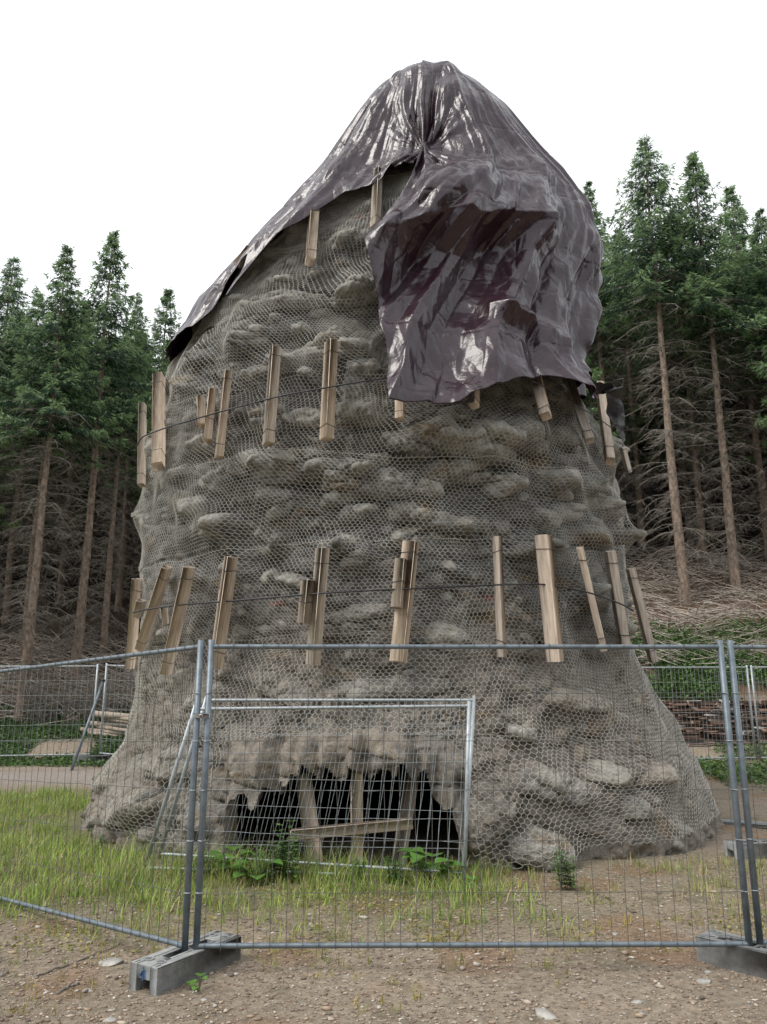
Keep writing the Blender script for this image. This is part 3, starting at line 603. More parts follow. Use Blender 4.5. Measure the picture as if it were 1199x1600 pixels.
rs_ = sstep(-.95, -.6, PH2); D2 = robust(tf, PH2, Z2) * (1 - rs_) + np.minimum(robust(tf, PH2, Z2), robust(tf, PH2, np.maximum(Z2, 7.2))) * rs_ + .20 - .09 * sstep(9.8, 10.7, Z2) + creases(PH2, Z2, 300, 1.15)
D2 = D2 + saw(Z2, PH2, ridge1, 1.3, .5, .33) + saw(Z2, PH2, ridge3, .22, .26, .20) + .20 * sstep(6.9, 5.6, Z2) * sstep(.35, .0, np.abs(PH2 + 1.3) - .5)
D2 = D2 - .16 * sstep(-.8, -.35, PH2) * sstep(7.2, 6.0, Z2)
D2 = D2 + .10 * np.exp(-((PH2 - el) / .05) ** 2) * sstep(9.6, 8.4, Z2)       # rolled free edge
P2_ = round_top(surf(PH2, Z2, D2), Z2); P2_[..., 2] += .012 * sstep(ZT - .5, ZT, Z2)
tarp.add(P2_, gridF(nu2, nv2))
to = tarp.build('tarpaulin', M['tarp'], smooth=True)
md = to.modifiers.new('thick', 'SOLIDIFY'); md.thickness = .006
tag(to, 'large crinkled dark purple plastic tarpaulin draped over the top of the rock tower', 'tarpaulin')
# torn black end hanging at the right
mb = MB(); 
for k, (pts, wd_) in enumerate([([(945, 600), (958, 610), (966, 645), (974, 690)], .09), ([(928, 600), (948, 612), (968, 606), (966, 636)], .15)]):
    Q = np.array([cast(u, v, .30, hullf)[0] for u, v in pts]); t = np.linspace(0, len(Q) - 1, 40); P = np.stack([np.interp(t, range(len(Q)), Q[:, i]) for i in range(3)], 1)
    for _ in range(5): P[1:-1] = (P[:-2] + P[2:]) / 2
    sgrid = np.linspace(-1, 1, 24); T = P[:, None] + np.array([[.9, -.2, .35]]) * (sgrid[None, :, None] * wd_ * np.sin(np.linspace(.5, 2.9, 40))[:, None, None])
    T = T + (fbm(T, 4, 3, 31 + k) * .12)[..., None] * np.array([.5, -1, .3]); mb.add(T, gridF(24, 40))
o = mb.build('torn_sheet', M['tarpb'], smooth=True); o.parent = to; o['label'] = 'torn black plastic end flapping at the right'
# ------------------------------------------------------------------ building-site fences
def lerp(a, b, t): return np.asarray(a) + (np.asarray(b) - np.asarray(a)) * t
def panel(BL, BR, TL, TR, label, nver=33, nhor=5, pr=.021, rr=.016, wr=.0019, ext=.045, m='galv', mw='galvw', seed=0, bend=0., grp='site fence panels', collars=False):
    BL, BR, TL, TR = map(np.asarray, (BL, BR, TL, TR)); o = empty('site_fence', tuple(BL)); tag(o, label, 'fence panel', grp)
    n = np.cross(BR - BL, TL - BL); n /= np.linalg.norm(n)
    if n[1] > 0: n = -n
    for a, b in ((BL, TL), (BR, TR)):
        d = (b - a) / np.linalg.norm(b - a); V, F = ptube(np.array([a - d * ext, lerp(a, b, .5), b + d * ext]) - BL, pr, 12); p = mk('post', V, F, M[m], o, smooth=False)
        p.data.polygons.foreach_set('use_smooth', np.array([len(q.vertices) == 4 for q in p.data.polygons]))
    for a, b in ((BL, BR), (TL, TR)):
        V, F = ptube(np.array([a, lerp(a, b, .5), b]) - BL, rr, 10, cap=False); mk('rail', V, F, M[m], o, smooth=True)
    rs = np.random.default_rng(seed); A0 = []; A1 = []; off = n * (rr + .001)
    ts = (np.arange(nver) + .5) / nver
    for t in ts:
        lo = lerp(BL, BR, t); hi = lerp(TL, TR, t); j = rs.normal(0, .003, 3); ks = np.linspace(-.013, 1.012, 8)
        pts = [lerp(lo, hi, k) + off + n * bend * math.sin(k * 3.1) * math.sin(t * 3.1) + np.array([1, 0, 0]) * math.sin(k * 3.14) * rs.normal(0, .005) for k in ks]
        A0 += pts[:-1]; A1 += pts[1:]
    for s in (np.arange(nhor) + 1) / (nhor + 1):
        pts = [lerp(lerp(BL, BR, t), lerp(TL, TR, t), s) + off + n * (.004 + bend * math.sin(s * 3.1) * math.sin(t * 3.1)) + np.array([0, 0, 1]) * rs.normal(0, .0025) for t in np.linspace(0, 1, 17)]
        A0 += pts[:-1]; A1 += pts[1:]
    V, F = tubes(np.array(A0) - BL, np.array(A1) - BL, wr, sides=4); mk('wire_grid', V, F, M[mw], o)
    V = []; # little weld collars on the posts
    for a, b in ((BL, TL), (BR, TR)) if collars else ():
        for s in (np.arange(nhor) + 1) / (nhor + 1):
            c = lerp(a, b, s) - BL; d = (b - a) / np.linalg.norm(b - a); v, f = ptube(np.array([c - d * .003, c + d * .003]), pr + .003, 12); mk('weld_collar', v, f, M['galvl'], o)
    return o
up = np.array([0, 0, 1.83])
fb = on_z(307, 1478, .17); fr = on_z(1171, 1475, .17); ft = fb + up; frt = fr + up
panel(fb, fr, ft, frt, 'front fence panel facing the camera, complete between both plastic feet', 34, seed=1, collars=True)
lb = on_z(289, 1478, .17); far_l = np.array([-3.13, 6.8, .065]); dl = (far_l - lb) / np.linalg.norm(far_l - lb); ll = lb + dl * 3.45
panel(ll, lb, ll + up, lb + up, 'fence panel angling away to the left of the front panel', 34, seed=2, collars=True)
rb = on_z(1188, 1473, .17); rr_ = rb + np.array([3.35, .35, 0])
panel(rb, rr_, rb + up, rr_ + up, 'fence panel cut off by the right edge of the photo', 34, seed=3, collars=True)
# coupler
def coupler(P, label, w=.07):
    o = empty('steel_clamp', tuple(P)); tag(o, label, 'clamp')
    V, F = obox((-w - .01, -.034, -.016), (w + .01, -.026, .016), .003); mk('plate', V, F, M['galvl'], o)
    V, F = obox((-w - .01, .026, -.016), (w + .01, .034, .016), .003); mk('plate', V, F, M['galvl'], o)
    V, F = tubes([(0, -.05, 0)], [(0, .05, 0)], .008, sides=8, cap=True); mk('bolt', V, F, M['red'], o)
    V, F = tubes([(0, -.046, 0)], [(0, -.036, 0)], .013, sides=6, cap=True); mk('nut', V, F, M['galvl'], o)
mid = (lerp(fb, ft, .755) + lerp(lb, lb + up, .755)) / 2
coupler(mid, 'small steel clamp joining the two left fence posts', .045)
# plastic feet with slots
def foot(c, ang_, label, Lh=.36, wh=.115, h=.15, mark=False):
    o = empty('ballast_block', (c[0], c[1], float(G(c[0], c[1])))); o.rotation_euler = (0, 0, ang_); tag(o, label, 'fence foot', 'grey fence feet')
    mb = MB()
    def bx(x0, x1, y0, y1, z0, z1, b=.006): mb.add(*obox((x0, y0, z0), (x1, y1, z1), b))
    g = .001
    bx(-Lh, Lh, -wh, -.056, -.02, h, .004); bx(-Lh, Lh, .056, wh, -.02, h, .004)
    for x0, x1 in [(-Lh + .001, -Lh + .17), (-Lh + .34, Lh - .34), (Lh - .17, Lh - .001)]: bx(x0, x1, -.0558, .0558, h * .5, h - .0008, .002)
    for sx in (-1, 1):
        x0, x1 = sorted((sx * (Lh - .1705), sx * (Lh - .3395))); bx(x0, x1, -.0558, .0558, h * .3, h * .42)
        for y0, y1 in ((-.0558, -.030), (.030, .0558)): bx(x0, x1, y0, y1, h * .43, h - .0008, .002)
    for sx in (-1, 1):
        for sy in (-1, 1):
            t = np.linspace(0, 2 * math.pi, 17); P = np.stack([sx * (Lh - .09) + .026 * np.cos(t), sy * .05 + .026 * np.sin(t), np.full(17, h + .001)], 1)
            mb.add(*tubes(P[:-1], P[1:], .005, sides=4))
            mb.add(*obox((sx * (Lh - .03) - .02, sy * (wh - .03) - .005, h - .002), (sx * (Lh - .03) + .02, sy * (wh - .03) + .005, h + .0035), .001))
    mb.build('body', M['conc'], o)
    if mark:
        P = rng.normal(0, 1, (26, 2)) * [.012, .013]; mm = MB()
        for p in P: mm.add(*obox((-Lh - .0025, p[0] - .006, h * .72 + p[1] - .007), (-Lh - .0005 + .002, p[0] + .006, h * .72 + p[1] + .007), .0008))
        mm.build('paint_mark', M['blue'], o)
    return o
na_, nb_ = on_z(238, 1545, 0)[:2], on_z(352, 1497, 0)[:2]
foot((fb + lb)[:2] / 2 + np.array([-.015, .02]), math.atan2(nb_[1] - na_[1], nb_[0] - na_[0]), 'grey fence foot with slots under the two left posts, blue mark on its end', mark=True)
foot((fr + rb)[:2] / 2 + np.array([.02, -.02]), math.atan2(-.45, .42), 'grey fence foot under the two right posts, cut off by the photo edge')
# two panels leaning on the rock over the cave mouth
def ly(u, v, y): return on_y(u, v, y)
panel(on_z(250, 1334, .10), on_z(724, 1364, .10), ly(322, 1094, 7.98), ly(741, 1094, 7.98), 'fence panel leaning upright over the cave mouth, straight right post', 30, m='galvl', mw='galvl', seed=5, pr=.02, grp='fence panels leaning on the rock')
panel(on_z(226, 1356, .03), on_z(726, 1372, .03), ly(304, 1108, 7.72), ly(733, 1103, 7.72), 'second fence panel leaning over the cave mouth with slanting left post', 30, m='galvl', mw='galvl', seed=6, pr=.02, bend=.03, grp='fence panels leaning on the rock')
# rear fence, left and right
def gp(u, y, z0=.17): x = pdir(u, 1100)[0] / pdir(u, 1100)[1] * y; return np.array([x, y, float(G(x, y)) + z0])
a = gp(-160, 16.5); b = gp(148, 17.0); c_ = gp(162, 17.05)
panel(a, b, a + up, b + up, 'rear fence panel on the left in front of the forest edge', 34, m='galvl', mw='galvl', seed=7, wr=.003, grp='rear fence panels')
c2 = gp(380, 15.5, .1)
panel(c_, c2, c_ + up, c2 + up, 'rear fence panel running behind the rock on the left', 30, m='galvl', mw='galvl', seed=8, wr=.003, grp='rear fence panels')
o = empty('fence_brace', tuple(on_z(107, 1218, .0))); tag(o, 'slanting dark steel brace leaning on the rear left fence', 'brace')
p1 = ly(162, 1062, 16.6); p0_ = np.array(o.location); V, F = ptube(np.array([[0, 0, 0], (p1 - p0_) / 2, p1 - p0_]), .03, 8); mk('tube', V, F, M['galv'], o)
V, F = tubes([lerp([0, 0, 0], p1 - p0_, .98)], [lerp([0, 0, 0], p1 - p0_, 1.0)], .045, sides=8, cap=True); mk('end_cap', V, F, M['cable'], o)
foot((gp(152, 17)[0], 16.95), .1, 'dark rear fence foot behind the rock on the left')
a = gp(985, 16.3); b = gp(1173, 16.6); c_ = gp(1180, 16.6); d_ = gp(1400, 15.6)
panel(a, b, a + up, b + up, 'rear fence panel in front of the stone wall', 30, m='galvl', mw='galvl', seed=9, wr=.003, grp='rear fence panels')
panel(c_, d_, c_ + up, d_ + up, 'rear fence panel at the right edge behind the tall posts', 34, m='galvl', mw='galvl', seed=10, wr=.003, grp='rear fence panels')
bb = on_z(1172, 1325, .08)
foot((bb[0] + .12, bb[1]), .15, 'pale fence foot lying by the right foot of the rock')
V, F = obox((-.6, -.09, 0), (.6, .09, .05), .006); o = empty('plank', tuple(on_z(1185, 1292, .02))); o.rotation_euler = (0, 0, -.5); tag(o, 'pale plank lying on the ground behind the right fence posts', 'plank'); mk('board', V, F, M['galvl'], o)
# timber props in the cave mouth
# (props run from the cave floor up into its roof)
def prop(u0, v0, u1, v1, y0, y1, w_, label, m='woodd'):
    a = ly(u0, v0, y0); b = ly(u1, v1, y1); ax = b - a; L = np.linalg.norm(ax); q = Vector(ax).to_track_quat('Z', 'Y'); o = empty('prop_timber', tuple(a)); o.rotation_euler = q.to_euler(); tag(o, label, 'timber', 'timbers in the cave mouth')
    V, F = obox((-w_ / 2, -w_ / 2, 0), (w_ / 2, w_ / 2, L), .006); V = V + fbm(V, 3, 2, int(u0))[:, None] * .006; mk('beam', V, F, M[m], o)
    V, F = tubes([(-w_ / 2 - .01, 0, L * .5)], [(w_ / 2 + .01, 0, L * .5)], .006, sides=6, cap=True); mk('nail', V, F, M['cable'], o)
prop(495, 1365, 474, 1208, 8.42, 8.5, .13, 'left leaning prop timber inside the cave mouth')
prop(558, 1365, 558, 1200, 8.32, 8.32, .12, 'upright middle prop timber inside the cave mouth', 'wood')
prop(620, 1365, 645, 1208, 8.4, 8.45, .12, 'right prop timber inside the cave mouth')
prop(455, 1304, 645, 1286, 8.2, 8.2, .10, 'horizontal beam across the prop timbers in the cave mouth', 'wood')
# ------------------------------------------------------------------ dry stone wall, log stack
mb = MB()
def slab(c, s, rz, seed, tilt=0):
    V, F = obox((-s[0] / 2, -s[1] / 2, -s[2] / 2), (s[0] / 2, s[1] / 2, s[2] / 2), min(s) * .22); rs = np.random.default_rng(seed)
    V = V * (1 + rs.normal(0, .09, V.shape)); cz, sz = math.cos(rz), math.sin(rz); ct, st = math.cos(tilt), math.sin(tilt)
    V = V @ np.array([[ct, 0, st], [0, 1, 0], [-st, 0, ct]]).T; V = V @ np.array([[cz, -sz, 0], [sz, cz, 0], [0, 0, 1]]).T; return V + c, F
xw = 5.6
for row in range(19):
    x = 5.6
    while x < 15:
        L = random.uniform(.12, .6); h = random.uniform(.035, .085); t = random.random()
        base_c = np.array([.20, .13, .10]) * random.uniform(.5, 1.5) if t < .8 else np.array([.42, .39, .36])
        z = float(G(x, 17.9)) + row * .058 + random.uniform(-.012, .012); y = 18.35 + row * .02 + random.uniform(-.1, .07)
        mb.add(*slab((x + L / 2, y, z), (L, random.uniform(.25, .4), h), random.uniform(-.12, .12), row * 999 + int(x * 77), random.uniform(-.05, .05)), col=base_c); x += L * random.uniform(.9, 1.08)
tag(mb.build('stone_wall', M['slate']), 'low dry stone wall of brown slate slabs at the foot of the slope', 'stone wall')
mb = MB()
for k in range(7):
    a = gp(148, 18.2, 0) + [random.uniform(-.3, .2), random.uniform(-.2, .3), .08 + k * .07]; b = gp(215, 18.0, 0) + [random.uniform(-.2, .5), random.uniform(-.2, .3), .05 + k * .075]
    v, f = ptube(np.array([a, lerp(a, b, .5) + [0, 0, random.uniform(-.03, .03)], b]), random.uniform(.035, .07), 8); mb.add(v, f)
tag(mb.build('log_stack', M['woodd'], smooth=False), 'low stack of thin logs behind the rear left fence', 'log stack')
# ------------------------------------------------------------------ spruces
def spruce_mesh(H, cb, seed, dens=1., spread=1.):
    """crown and dead branches for a spruce of height H whose crown starts at cb*H"""
    r = np.random.default_rng(seed); tr = .0088 * H + .02
    tz = np.linspace(-.5, H, 16); wob = np.cumsum(r.normal(0, .02, (16, 2)), 0); Pt = np.stack([wob[:, 0], wob[:, 1], tz], 1); rad = np.clip(tr * (1 - np.clip(tz, 0, H) / H) ** .8, .012, 1); rad[0] *= 1.5; rad[1] *= 1.0
    TV, TF = ptube(Pt, rad, 9)
    def axis(z): return np.stack([np.interp(z, tz, wob[:, 0]), np.interp(z, tz, wob[:, 1])], -1)
    CV, CF, CC = [], [], []; n = 0; BV = MB(); z = cb * H
    P0s, Ds, Ls, Us, Cs = [], [], [], [], []
    while z < H - .1:
        t = (z - cb * H) / (H - cb * H); L0 = spread * (.155 * H * (1 - t) ** 1.15 * (.75 + .25 * min(1, t * 5)) + .05)
        nb = int(r.integers(4, 8)); ph0 = r.uniform(0, 6.28)
        for k in range(nb):
            az = ph0 + k * 6.283 / nb + r.normal(0, .3); L = L0 * r.uniform(.45, 1.25); zb = z + r.normal(0, .08)
            dr = np.array([math.cos(az), math.sin(az)]); ns = max(4, int(L / .14)); s = np.linspace(0, 1, ns)
            rise = .35 * t; zc = zb + L * (rise * s - (.42 - .3 * t) * s ** 1.5 + .18 * s ** 4); a = axis(zb)
            Q = np.stack([a[0] + dr[0] * L * s, a[1] + dr[1] * L * s, zc], 1)
            if L > .6: BV.add(*ptube(Q[::2] if ns > 6 else Q, np.linspace(.016, .004, len(Q[::2] if ns > 6 else Q)), 3, cap=False))
            per = np.array([-dr[1], dr[0]])
            for i in range(1, ns):
                m = int(r.integers(8, 15) * dens); wmax = .04 + .36 * L * (1 - s[i]) ** .6 * s[i] ** .3
                for sd in (-1, 1):
                    wl = wmax * r.uniform(.5, 1.1); q = r.uniform(0, 1, m); base = Q[i] + np.concatenate([per * sd, [-.35]]) * (wl * q)[:, None] + np.concatenate([dr, [0]]) * (.5 * wl * q)[:, None] + r.normal(0, .03, (m, 3))
                    dirv = np.concatenate([per * sd * .8 + dr * .6, [-.6]]) + r.normal(0, .34, (m, 3))
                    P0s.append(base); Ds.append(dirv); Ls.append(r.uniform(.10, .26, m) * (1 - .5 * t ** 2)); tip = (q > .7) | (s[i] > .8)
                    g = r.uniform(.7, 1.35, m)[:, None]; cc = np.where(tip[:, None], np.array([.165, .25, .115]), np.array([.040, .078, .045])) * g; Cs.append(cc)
            m = int(5 * dens); P0s.append(Q[-1] + r.normal(0, .04, (m, 3))); Ds.append(np.array([dr[0], dr[1], .2]) + r.normal(0, .4, (m, 3))); Ls.append(r.uniform(.1, .2, m)); Cs.append(np.array([.21, .31, .13]) * r.uniform(.8, 1.3, (m, 1)))
        z += r.uniform(.18, .34) * (1 - .35 * t)
    P0 = np.concatenate(P0s); Dv = np.concatenate(Ds); Dv /= np.linalg.norm(Dv, axis=1, keepdims=True); Lq = np.concatenate(Ls); Cc = np.concatenate(Cs)
    sd = np.cross(Dv, r.normal(0, 1, Dv.shape)); sd /= np.linalg.norm(sd, axis=1, keepdims=True) + 1e-9; wq = Lq * .105
    V = np.stack([P0, P0 + Dv * (Lq * .45)[:, None] + sd * wq[:, None], P0 + Dv * Lq[:, None], P0 + Dv * (Lq * .45)[:, None] - sd * wq[:, None]], 1).reshape(-1, 3)
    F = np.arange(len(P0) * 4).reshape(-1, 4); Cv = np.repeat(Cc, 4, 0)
    # dead branches below the crown
    DB = MB(); z = .07 * H
    while z < cb * H + 1.0:
        nb = int(r.integers(4, 7)); ph0 = r.uniform(0, 6.28)
        for k in range(nb):
            az = ph0 + k * 6.283 / nb + r.normal(0, .25); L = r.uniform(.7, 2.1) * min(1.1, .55 + z / (cb * H) * .6) * spread; zb = z + r.normal(0, .12); dr = np.array([math.cos(az), math.sin(az)])
            s = np.linspace(0, 1, 7); a = axis(zb); up_ = r.uniform(.05, .3); Q = np.stack([a[0] + dr[0] * L * s, a[1] + dr[1] * L * s, zb + L * (up_ * s - r.uniform(.3, .6) * s ** 2)], 1); Q += r.normal(0, .015, Q.shape)
            DB.add(*ptube(Q, np.linspace(.016, .005, 7), 3, cap=False))
            m = int(r.integers(10, 22)); i = r.integers(1, 7, m); q0 = Q[i]; per = np.array([-dr[1], dr[0], 0]); e = q0 + per * (r.uniform(.12, .5, m) * r.choice([-1, 1], m))[:, None] + np.array([dr[0], dr[1], 0]) * .15 + np.array([0, 0, -1]) * r.uniform(.02, .35, m)[:, None]
            DB.add(*tubes(q0, e, .006, .003, sides=3))
        z += r.uniform(.28, .5)
    return (TV, TF), (V, F, Cv), BV, DB
protos = []
for i, (H, cb, dens, spd) in enumerate([(15.5, .56, 1.1, 1.1), (14.5, .58, 1.1, 1.02), (16.5, .61, 1., 1.1), (13, .48, 1., 1.12), (14, .30, .9, 1.2)]):
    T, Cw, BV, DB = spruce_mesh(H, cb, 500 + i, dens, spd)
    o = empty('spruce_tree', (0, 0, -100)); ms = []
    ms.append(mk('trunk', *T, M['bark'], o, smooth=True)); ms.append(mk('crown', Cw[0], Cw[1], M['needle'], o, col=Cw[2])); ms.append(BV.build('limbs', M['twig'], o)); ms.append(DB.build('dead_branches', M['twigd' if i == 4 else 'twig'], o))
    protos.append((o, ms, H, False))
used = [False] * 5
def tree(pi, x, y, H, label, grp, rz=None, lean=(0, 0)):
    o, ms, H0, _ = protos[pi]
    if used[pi]:
        o = o.copy(); C.objects.link(o)
        for m_ in ms: c = m_.copy(); C.objects.link(c); c.parent = o
    used[pi] = True; s = H / H0
    o.location = (x, y, float(G(x, y)) - .05); o.scale = (s * random.uniform(.9, 1.1), s, s); o.rotation_euler = (lean[0], lean[1], rz if rz is not None else random.uniform(0, 6.28)); tag(o, label, 'tree', grp); return o
placed = []
def tree_px(pi, u, v, y, label, grp='spruces at the forest edge'):
    P = on_y(u, v, y); placed.append((P[0], y)); return tree(pi, P[0], y, P[2] - float(G(P[0], y)), label, grp)
tree_px(0, 178, 362, 21, 'tall spruce with bare reddish trunk just left of the rock, highest of the left group')
tree_px(1, 108, 388, 19, 'spruce with bare lit trunk second in front of the left forest')
tree_px(2, 20, 398, 21.5, 'pointed spruce at the left edge of the photo')
tree_px(3, 262, 452, 27, 'spruce top peeping up beside the left shoulder of the rock')
tree_px(1, 222, 468, 25.5, 'low spruce top between the highest left spruce and the rock shoulder')
tree_px(3, -55, 430, 18.6, 'broad spruce partly outside the left photo edge, nearest of the left group')
tree_px(2, 66, 455, 25, 'spruce behind the gap of the two front left spruces')
tree_px(0, 138, 470, 27, 'spruce filling the gap left of the highest left spruce')
tree_px(2, 1008, 214, 24.3, 'tallest spruce on the right with pale bare trunk and pointed top')
tree_px(0, 1080, 240, 24.8, 'broad second tallest spruce with long pale trunk on the right')
tree_px(1, 921, 282, 27, 'narrow spruce rising right beside the tarpaulin')
tree_px(3, 1135, 292, 28, 'spruce standing behind the right pair of pale trunks')
tree_px(1, 1192, 325, 25.2, 'spruce at the right edge of the photo with dense low crown')
tree_px(0, 1048, 330, 29, 'darker spruce between the two tallest right spruces, set back')
tree_px(2, 965, 352, 30, 'slim spruce set back between tarpaulin and tallest right spruce')
tree_px(3, 1245, 330, 23.5, 'spruce just outside the right photo edge with branches reaching in')
rt = np.random.default_rng(3); cnt = 0
for side, (x0, x1) in (('left', (-26, 1)), ('right', (1, 27))):
    for row in range(8):
        y = (22.8 if side == 'left' else 26.6) + row * 1.9
        x = x0 + rt.uniform(0, 1.5)
        while x < x1:
            yy = y + rt.uniform(-.8, .8); xx = x + rt.uniform(-.4, .4); x += rt.uniform(1.25, 2.1)
            if abs(xx) / yy > .72 or -.15 < xx / yy < .12: continue
            if min([math.hypot(xx - p[0], yy - p[1]) for p in placed]) < 1.2: continue
            placed.append((xx, yy)); g = float(G(xx, yy)); u_, _ = project([xx, yy, g])
            top = np.interp(u_, [0, 260, 900, 1200], [470, 520, 400, 360]) + rt.uniform(0, 70); ztop = on_y(u_, top, yy)[2]
            H = min(ztop - g, 17)
            if H < 5: continue
            pi = 4 if row >= 2 else int(rt.integers(0, 4)); where = 'in the back rows' if row >= 2 else 'behind the front trees'
            tree(pi, xx, yy, H, 'dark spruce %s of the forest on the %s of the rock' % (where, side), 'spruces %s, %s forest' % (where, side)); cnt += 1
print('trees', cnt)
# ------------------------------------------------------------------ brash, undergrowth (stuff)
n = 4200; x = np.concatenate([rng.uniform(5, 14, n * 2 // 3), rng.uniform(-12, -4, n - n * 2 // 3)]); y = np.where(x > 0, rng.uniform(20, 29, n), rng.uniform(18.8, 23, n)); z = G(x, y)
az = rng.uniform(0, 6.28, n); L = rng.uniform(.3, 1.5, n); P0 = np.stack([x, y, z + rng.uniform(.0, .25, n)], 1); P1 = P0 + np.stack([np.cos(az) * L, np.sin(az) * L, rng.uniform(-.15, .45, n) * L], 1); P1[:, 2] = np.maximum(P1[:, 2], G(P1[:, 0], P1[:, 1]) + .02)
V, F = tubes(P0, P1, rng.uniform(.007, .022, n), .004, sides=3); tag(mk('brushwood', V, F, M['twigp']), 'dead branches littering the forest floor under the spruces', 'brushwood', kind='stuff')
def leafcloud(n, xs, ys, hmax, size, cols, name, label, mask=None, spread=1.):
    x = rng.uniform(*xs, n); y = rng.uniform(*ys, n)
    if mask is not None: k = rng.random(n) < mask(x, y); x, y = x[k], y[k]; n = len(x)
    z = G(x, y) + rng.uniform(0, 1, n) ** 1.5 * hmax; P = np.stack([x, y, z], 1)
    d = rng.normal(0, 1, (n, 3)); d[:, 2] = np.abs(d[:, 2]) * .4; d /= np.linalg.norm(d, axis=1, keepdims=True); s = np.cross(d, rng.normal(0, 1, (n, 3)) + [0, 0, 1.5]); s /= np.linalg.norm(s, axis=1, keepdims=True); l = rng.uniform(*size, n)[:, None]
    V = np.stack([P, P + d * l * .5 + s * l * .32, P + d * l, P + d * l * .5 - s * l * .32], 1).reshape(-1, 3)
    c = np.array(cols)[rng.integers(0, len(cols), n)] * rng.uniform(.7, 1.3, (n, 1))
    return tag(mk(name, V, np.arange(n * 4).reshape(-1, 4), M['leaf'], col=np.repeat(c, 4, 0)), label, name.replace('_', ' '), kind='stuff')
greens = [(.06, .13, .03), (.09, .17, .04), (.11, .19, .05), (.05, .10, .03)]
def mk_mask(sc, th, sd_): return lambda x, y: sstep(th, th + .25, noise(np.stack([x, y, 0 * x], -1), sc, sd_)) 
leafcloud(70000, (4.8, 16), (18.8, 22.6), .28, (.04, .12), greens, 'undergrowth', 'low green herbs covering the bank above the stone wall', lambda x, y: mk_mask(.9, .25, 5)(x, y) * sstep(23.3, 20.8, y))
leafcloud(90000, (-14, -3.2), (16.3, 19.8), .07, (.04, .10), greens, 'undergrowth', 'low green herbs along the forest edge on the left', lambda x, y: mk_mask(1.2, .12, 6)(x, y) * sstep(16.0, 17.4, y))
leafcloud(36000, (4.2, 11), (13.2, 18.0), .16, (.03, .10), greens + [(.16, .20, .06)], 'undergrowth', 'green weeds at the foot of the stone wall', lambda x, y: mk_mask(.9, .3, 7)(x, y) * sstep(13.2, 15.5, y))
# bare twiggy bushes at the left forest edge
mb = MB()
for k in range(200):
    c = gp(random.uniform(40, 190), random.uniform(18.6, 19.6), 0); L = random.uniform(.5, 1.6); az = random.uniform(0, 6.28); t = random.uniform(.1, .8); e = c + np.array([math.cos(az) * t * L, math.sin(az) * t * L, L * .7])
    mb.add(*tubes([c], [e], .010, .003, sides=3)); m = 5; f = np.random.default_rng(k).uniform(.3, 1, m)[:, None]; q = c + (e - c) * f; mb.add(*tubes(q, q + np.random.default_rng(k + 9).normal(0, .18, (m, 3)) + [0, 0, .1], .004, .002, sides=3))
tag(mb.build('twig_thicket', M['twig']), 'thicket of dead bare twigs behind the rear left fence', 'thicket', kind='stuff')
# ------------------------------------------------------------------ grass
def blades(x, y, h, wd, cols, name, label, lean=.5):
    n = len(x); z = G(x, y) - .01; az = rng.uniform(0, 6.28, n); dx, dy = np.cos(az), np.sin(az); le = rng.uniform(.05, lean, n) * h
    px, py = -dy, dx; B0 = np.stack([x, y, z], 1); M1 = B0 + np.stack([dx * le * .35, dy * le * .35, h * .55], 1); T = B0 + np.stack([dx * le, dy * le, h], 1); s = np.stack([px, py, 0 * px], 1) * wd[:, None]
    V = np.stack([B0 - s, B0 + s, M1 + s * .75, M1 - s * .75, T], 1).reshape(-1, 3); b = np.arange(n)[:, None] * 5
    cc = np.array(cols)[rng.integers(0, len(cols), n)] * rng.uniform(.75, 1.3, (n, 1))
    return tag(mk(name, V, [b + [0, 1, 2, 3], b + [3, 2, 4]], M['grass'], col=np.repeat(cc, 5, 0)), label, 'grass', kind='stuff')
gcol = [(.22, .33, .055), (.28, .39, .07), (.34, .36, .10), (.15, .26, .05), (.40, .36, .16)]
def tufts(n, xs, ys, per, mask, rad=.05):
    x = rng.uniform(*xs, n); y = rng.uniform(*ys, n); k = rng.random(n) < mask(x, y); x, y = np.repeat(x[k], per), np.repeat(y[k], per); return x + rng.normal(0, rad, len(x)), y + rng.normal(0, rad, len(y))
def outside(x, y):      # not inside the rock
    P = np.stack([x, y, np.full_like(x, .05)], -1); return inv(P)[1] > -.12
x, y = tufts(14500, (-8.5, 1.4), (5.6, 14), 7, lambda x, y: grass_mask(x, y) ** 1.3 * outside(x, y) * sstep(.3, .6, noise(np.stack([x, y, 0 * x], -1), 2.2, 8) + .22))
tall = sstep(7.0, 7.8, y) * (x > -2.6) * (x < 1.0)
blades(x, y, (.03 + .13 * rng.random(len(x)) ** 1.3) * (1 + tall * .8) * (.55 + .9 * noise(np.stack([x, y, 0 * x], -1), 2.6, 71)), rng.uniform(.0025, .0055, len(x)), gcol, 'grass', 'bright green grass growing at the foot of the rock and left of it', 1.3)
x, y = tufts(1500, (-3, 4.5), (5.3, 8.4), 9, lambda x, y: (.25 + .6 * sstep(6.2, 7.4, y)) * outside(x, y) * sstep(.35, .65, noise(np.stack([x, y, 0 * x], -1), 1.7, 18)), .035)
blades(x, y, rng.uniform(.04, .15, len(x)), rng.uniform(.002, .0045, len(x)), [(.28, .33, .08), (.38, .34, .14), (.20, .28, .06), (.42, .34, .18)], 'sparse_grass', 'thin yellowish grass tufts scattered over the gravel', .8)
x, y = tufts(260, (-2.5, 3.5), (4.6, 6.4), 7, lambda x, y: sstep(.45, .7, noise(np.stack([x, y, 0 * x], -1), 1.9, 28)), .02)
blades(x, y, rng.uniform(.02, .08, len(x)), rng.uniform(.002, .004, len(x)), [(.22, .26, .06), (.33, .28, .08), (.38, .30, .05)], 'moss_tufts', 'small yellow green moss and grass tufts on the bare gravel', 1.)
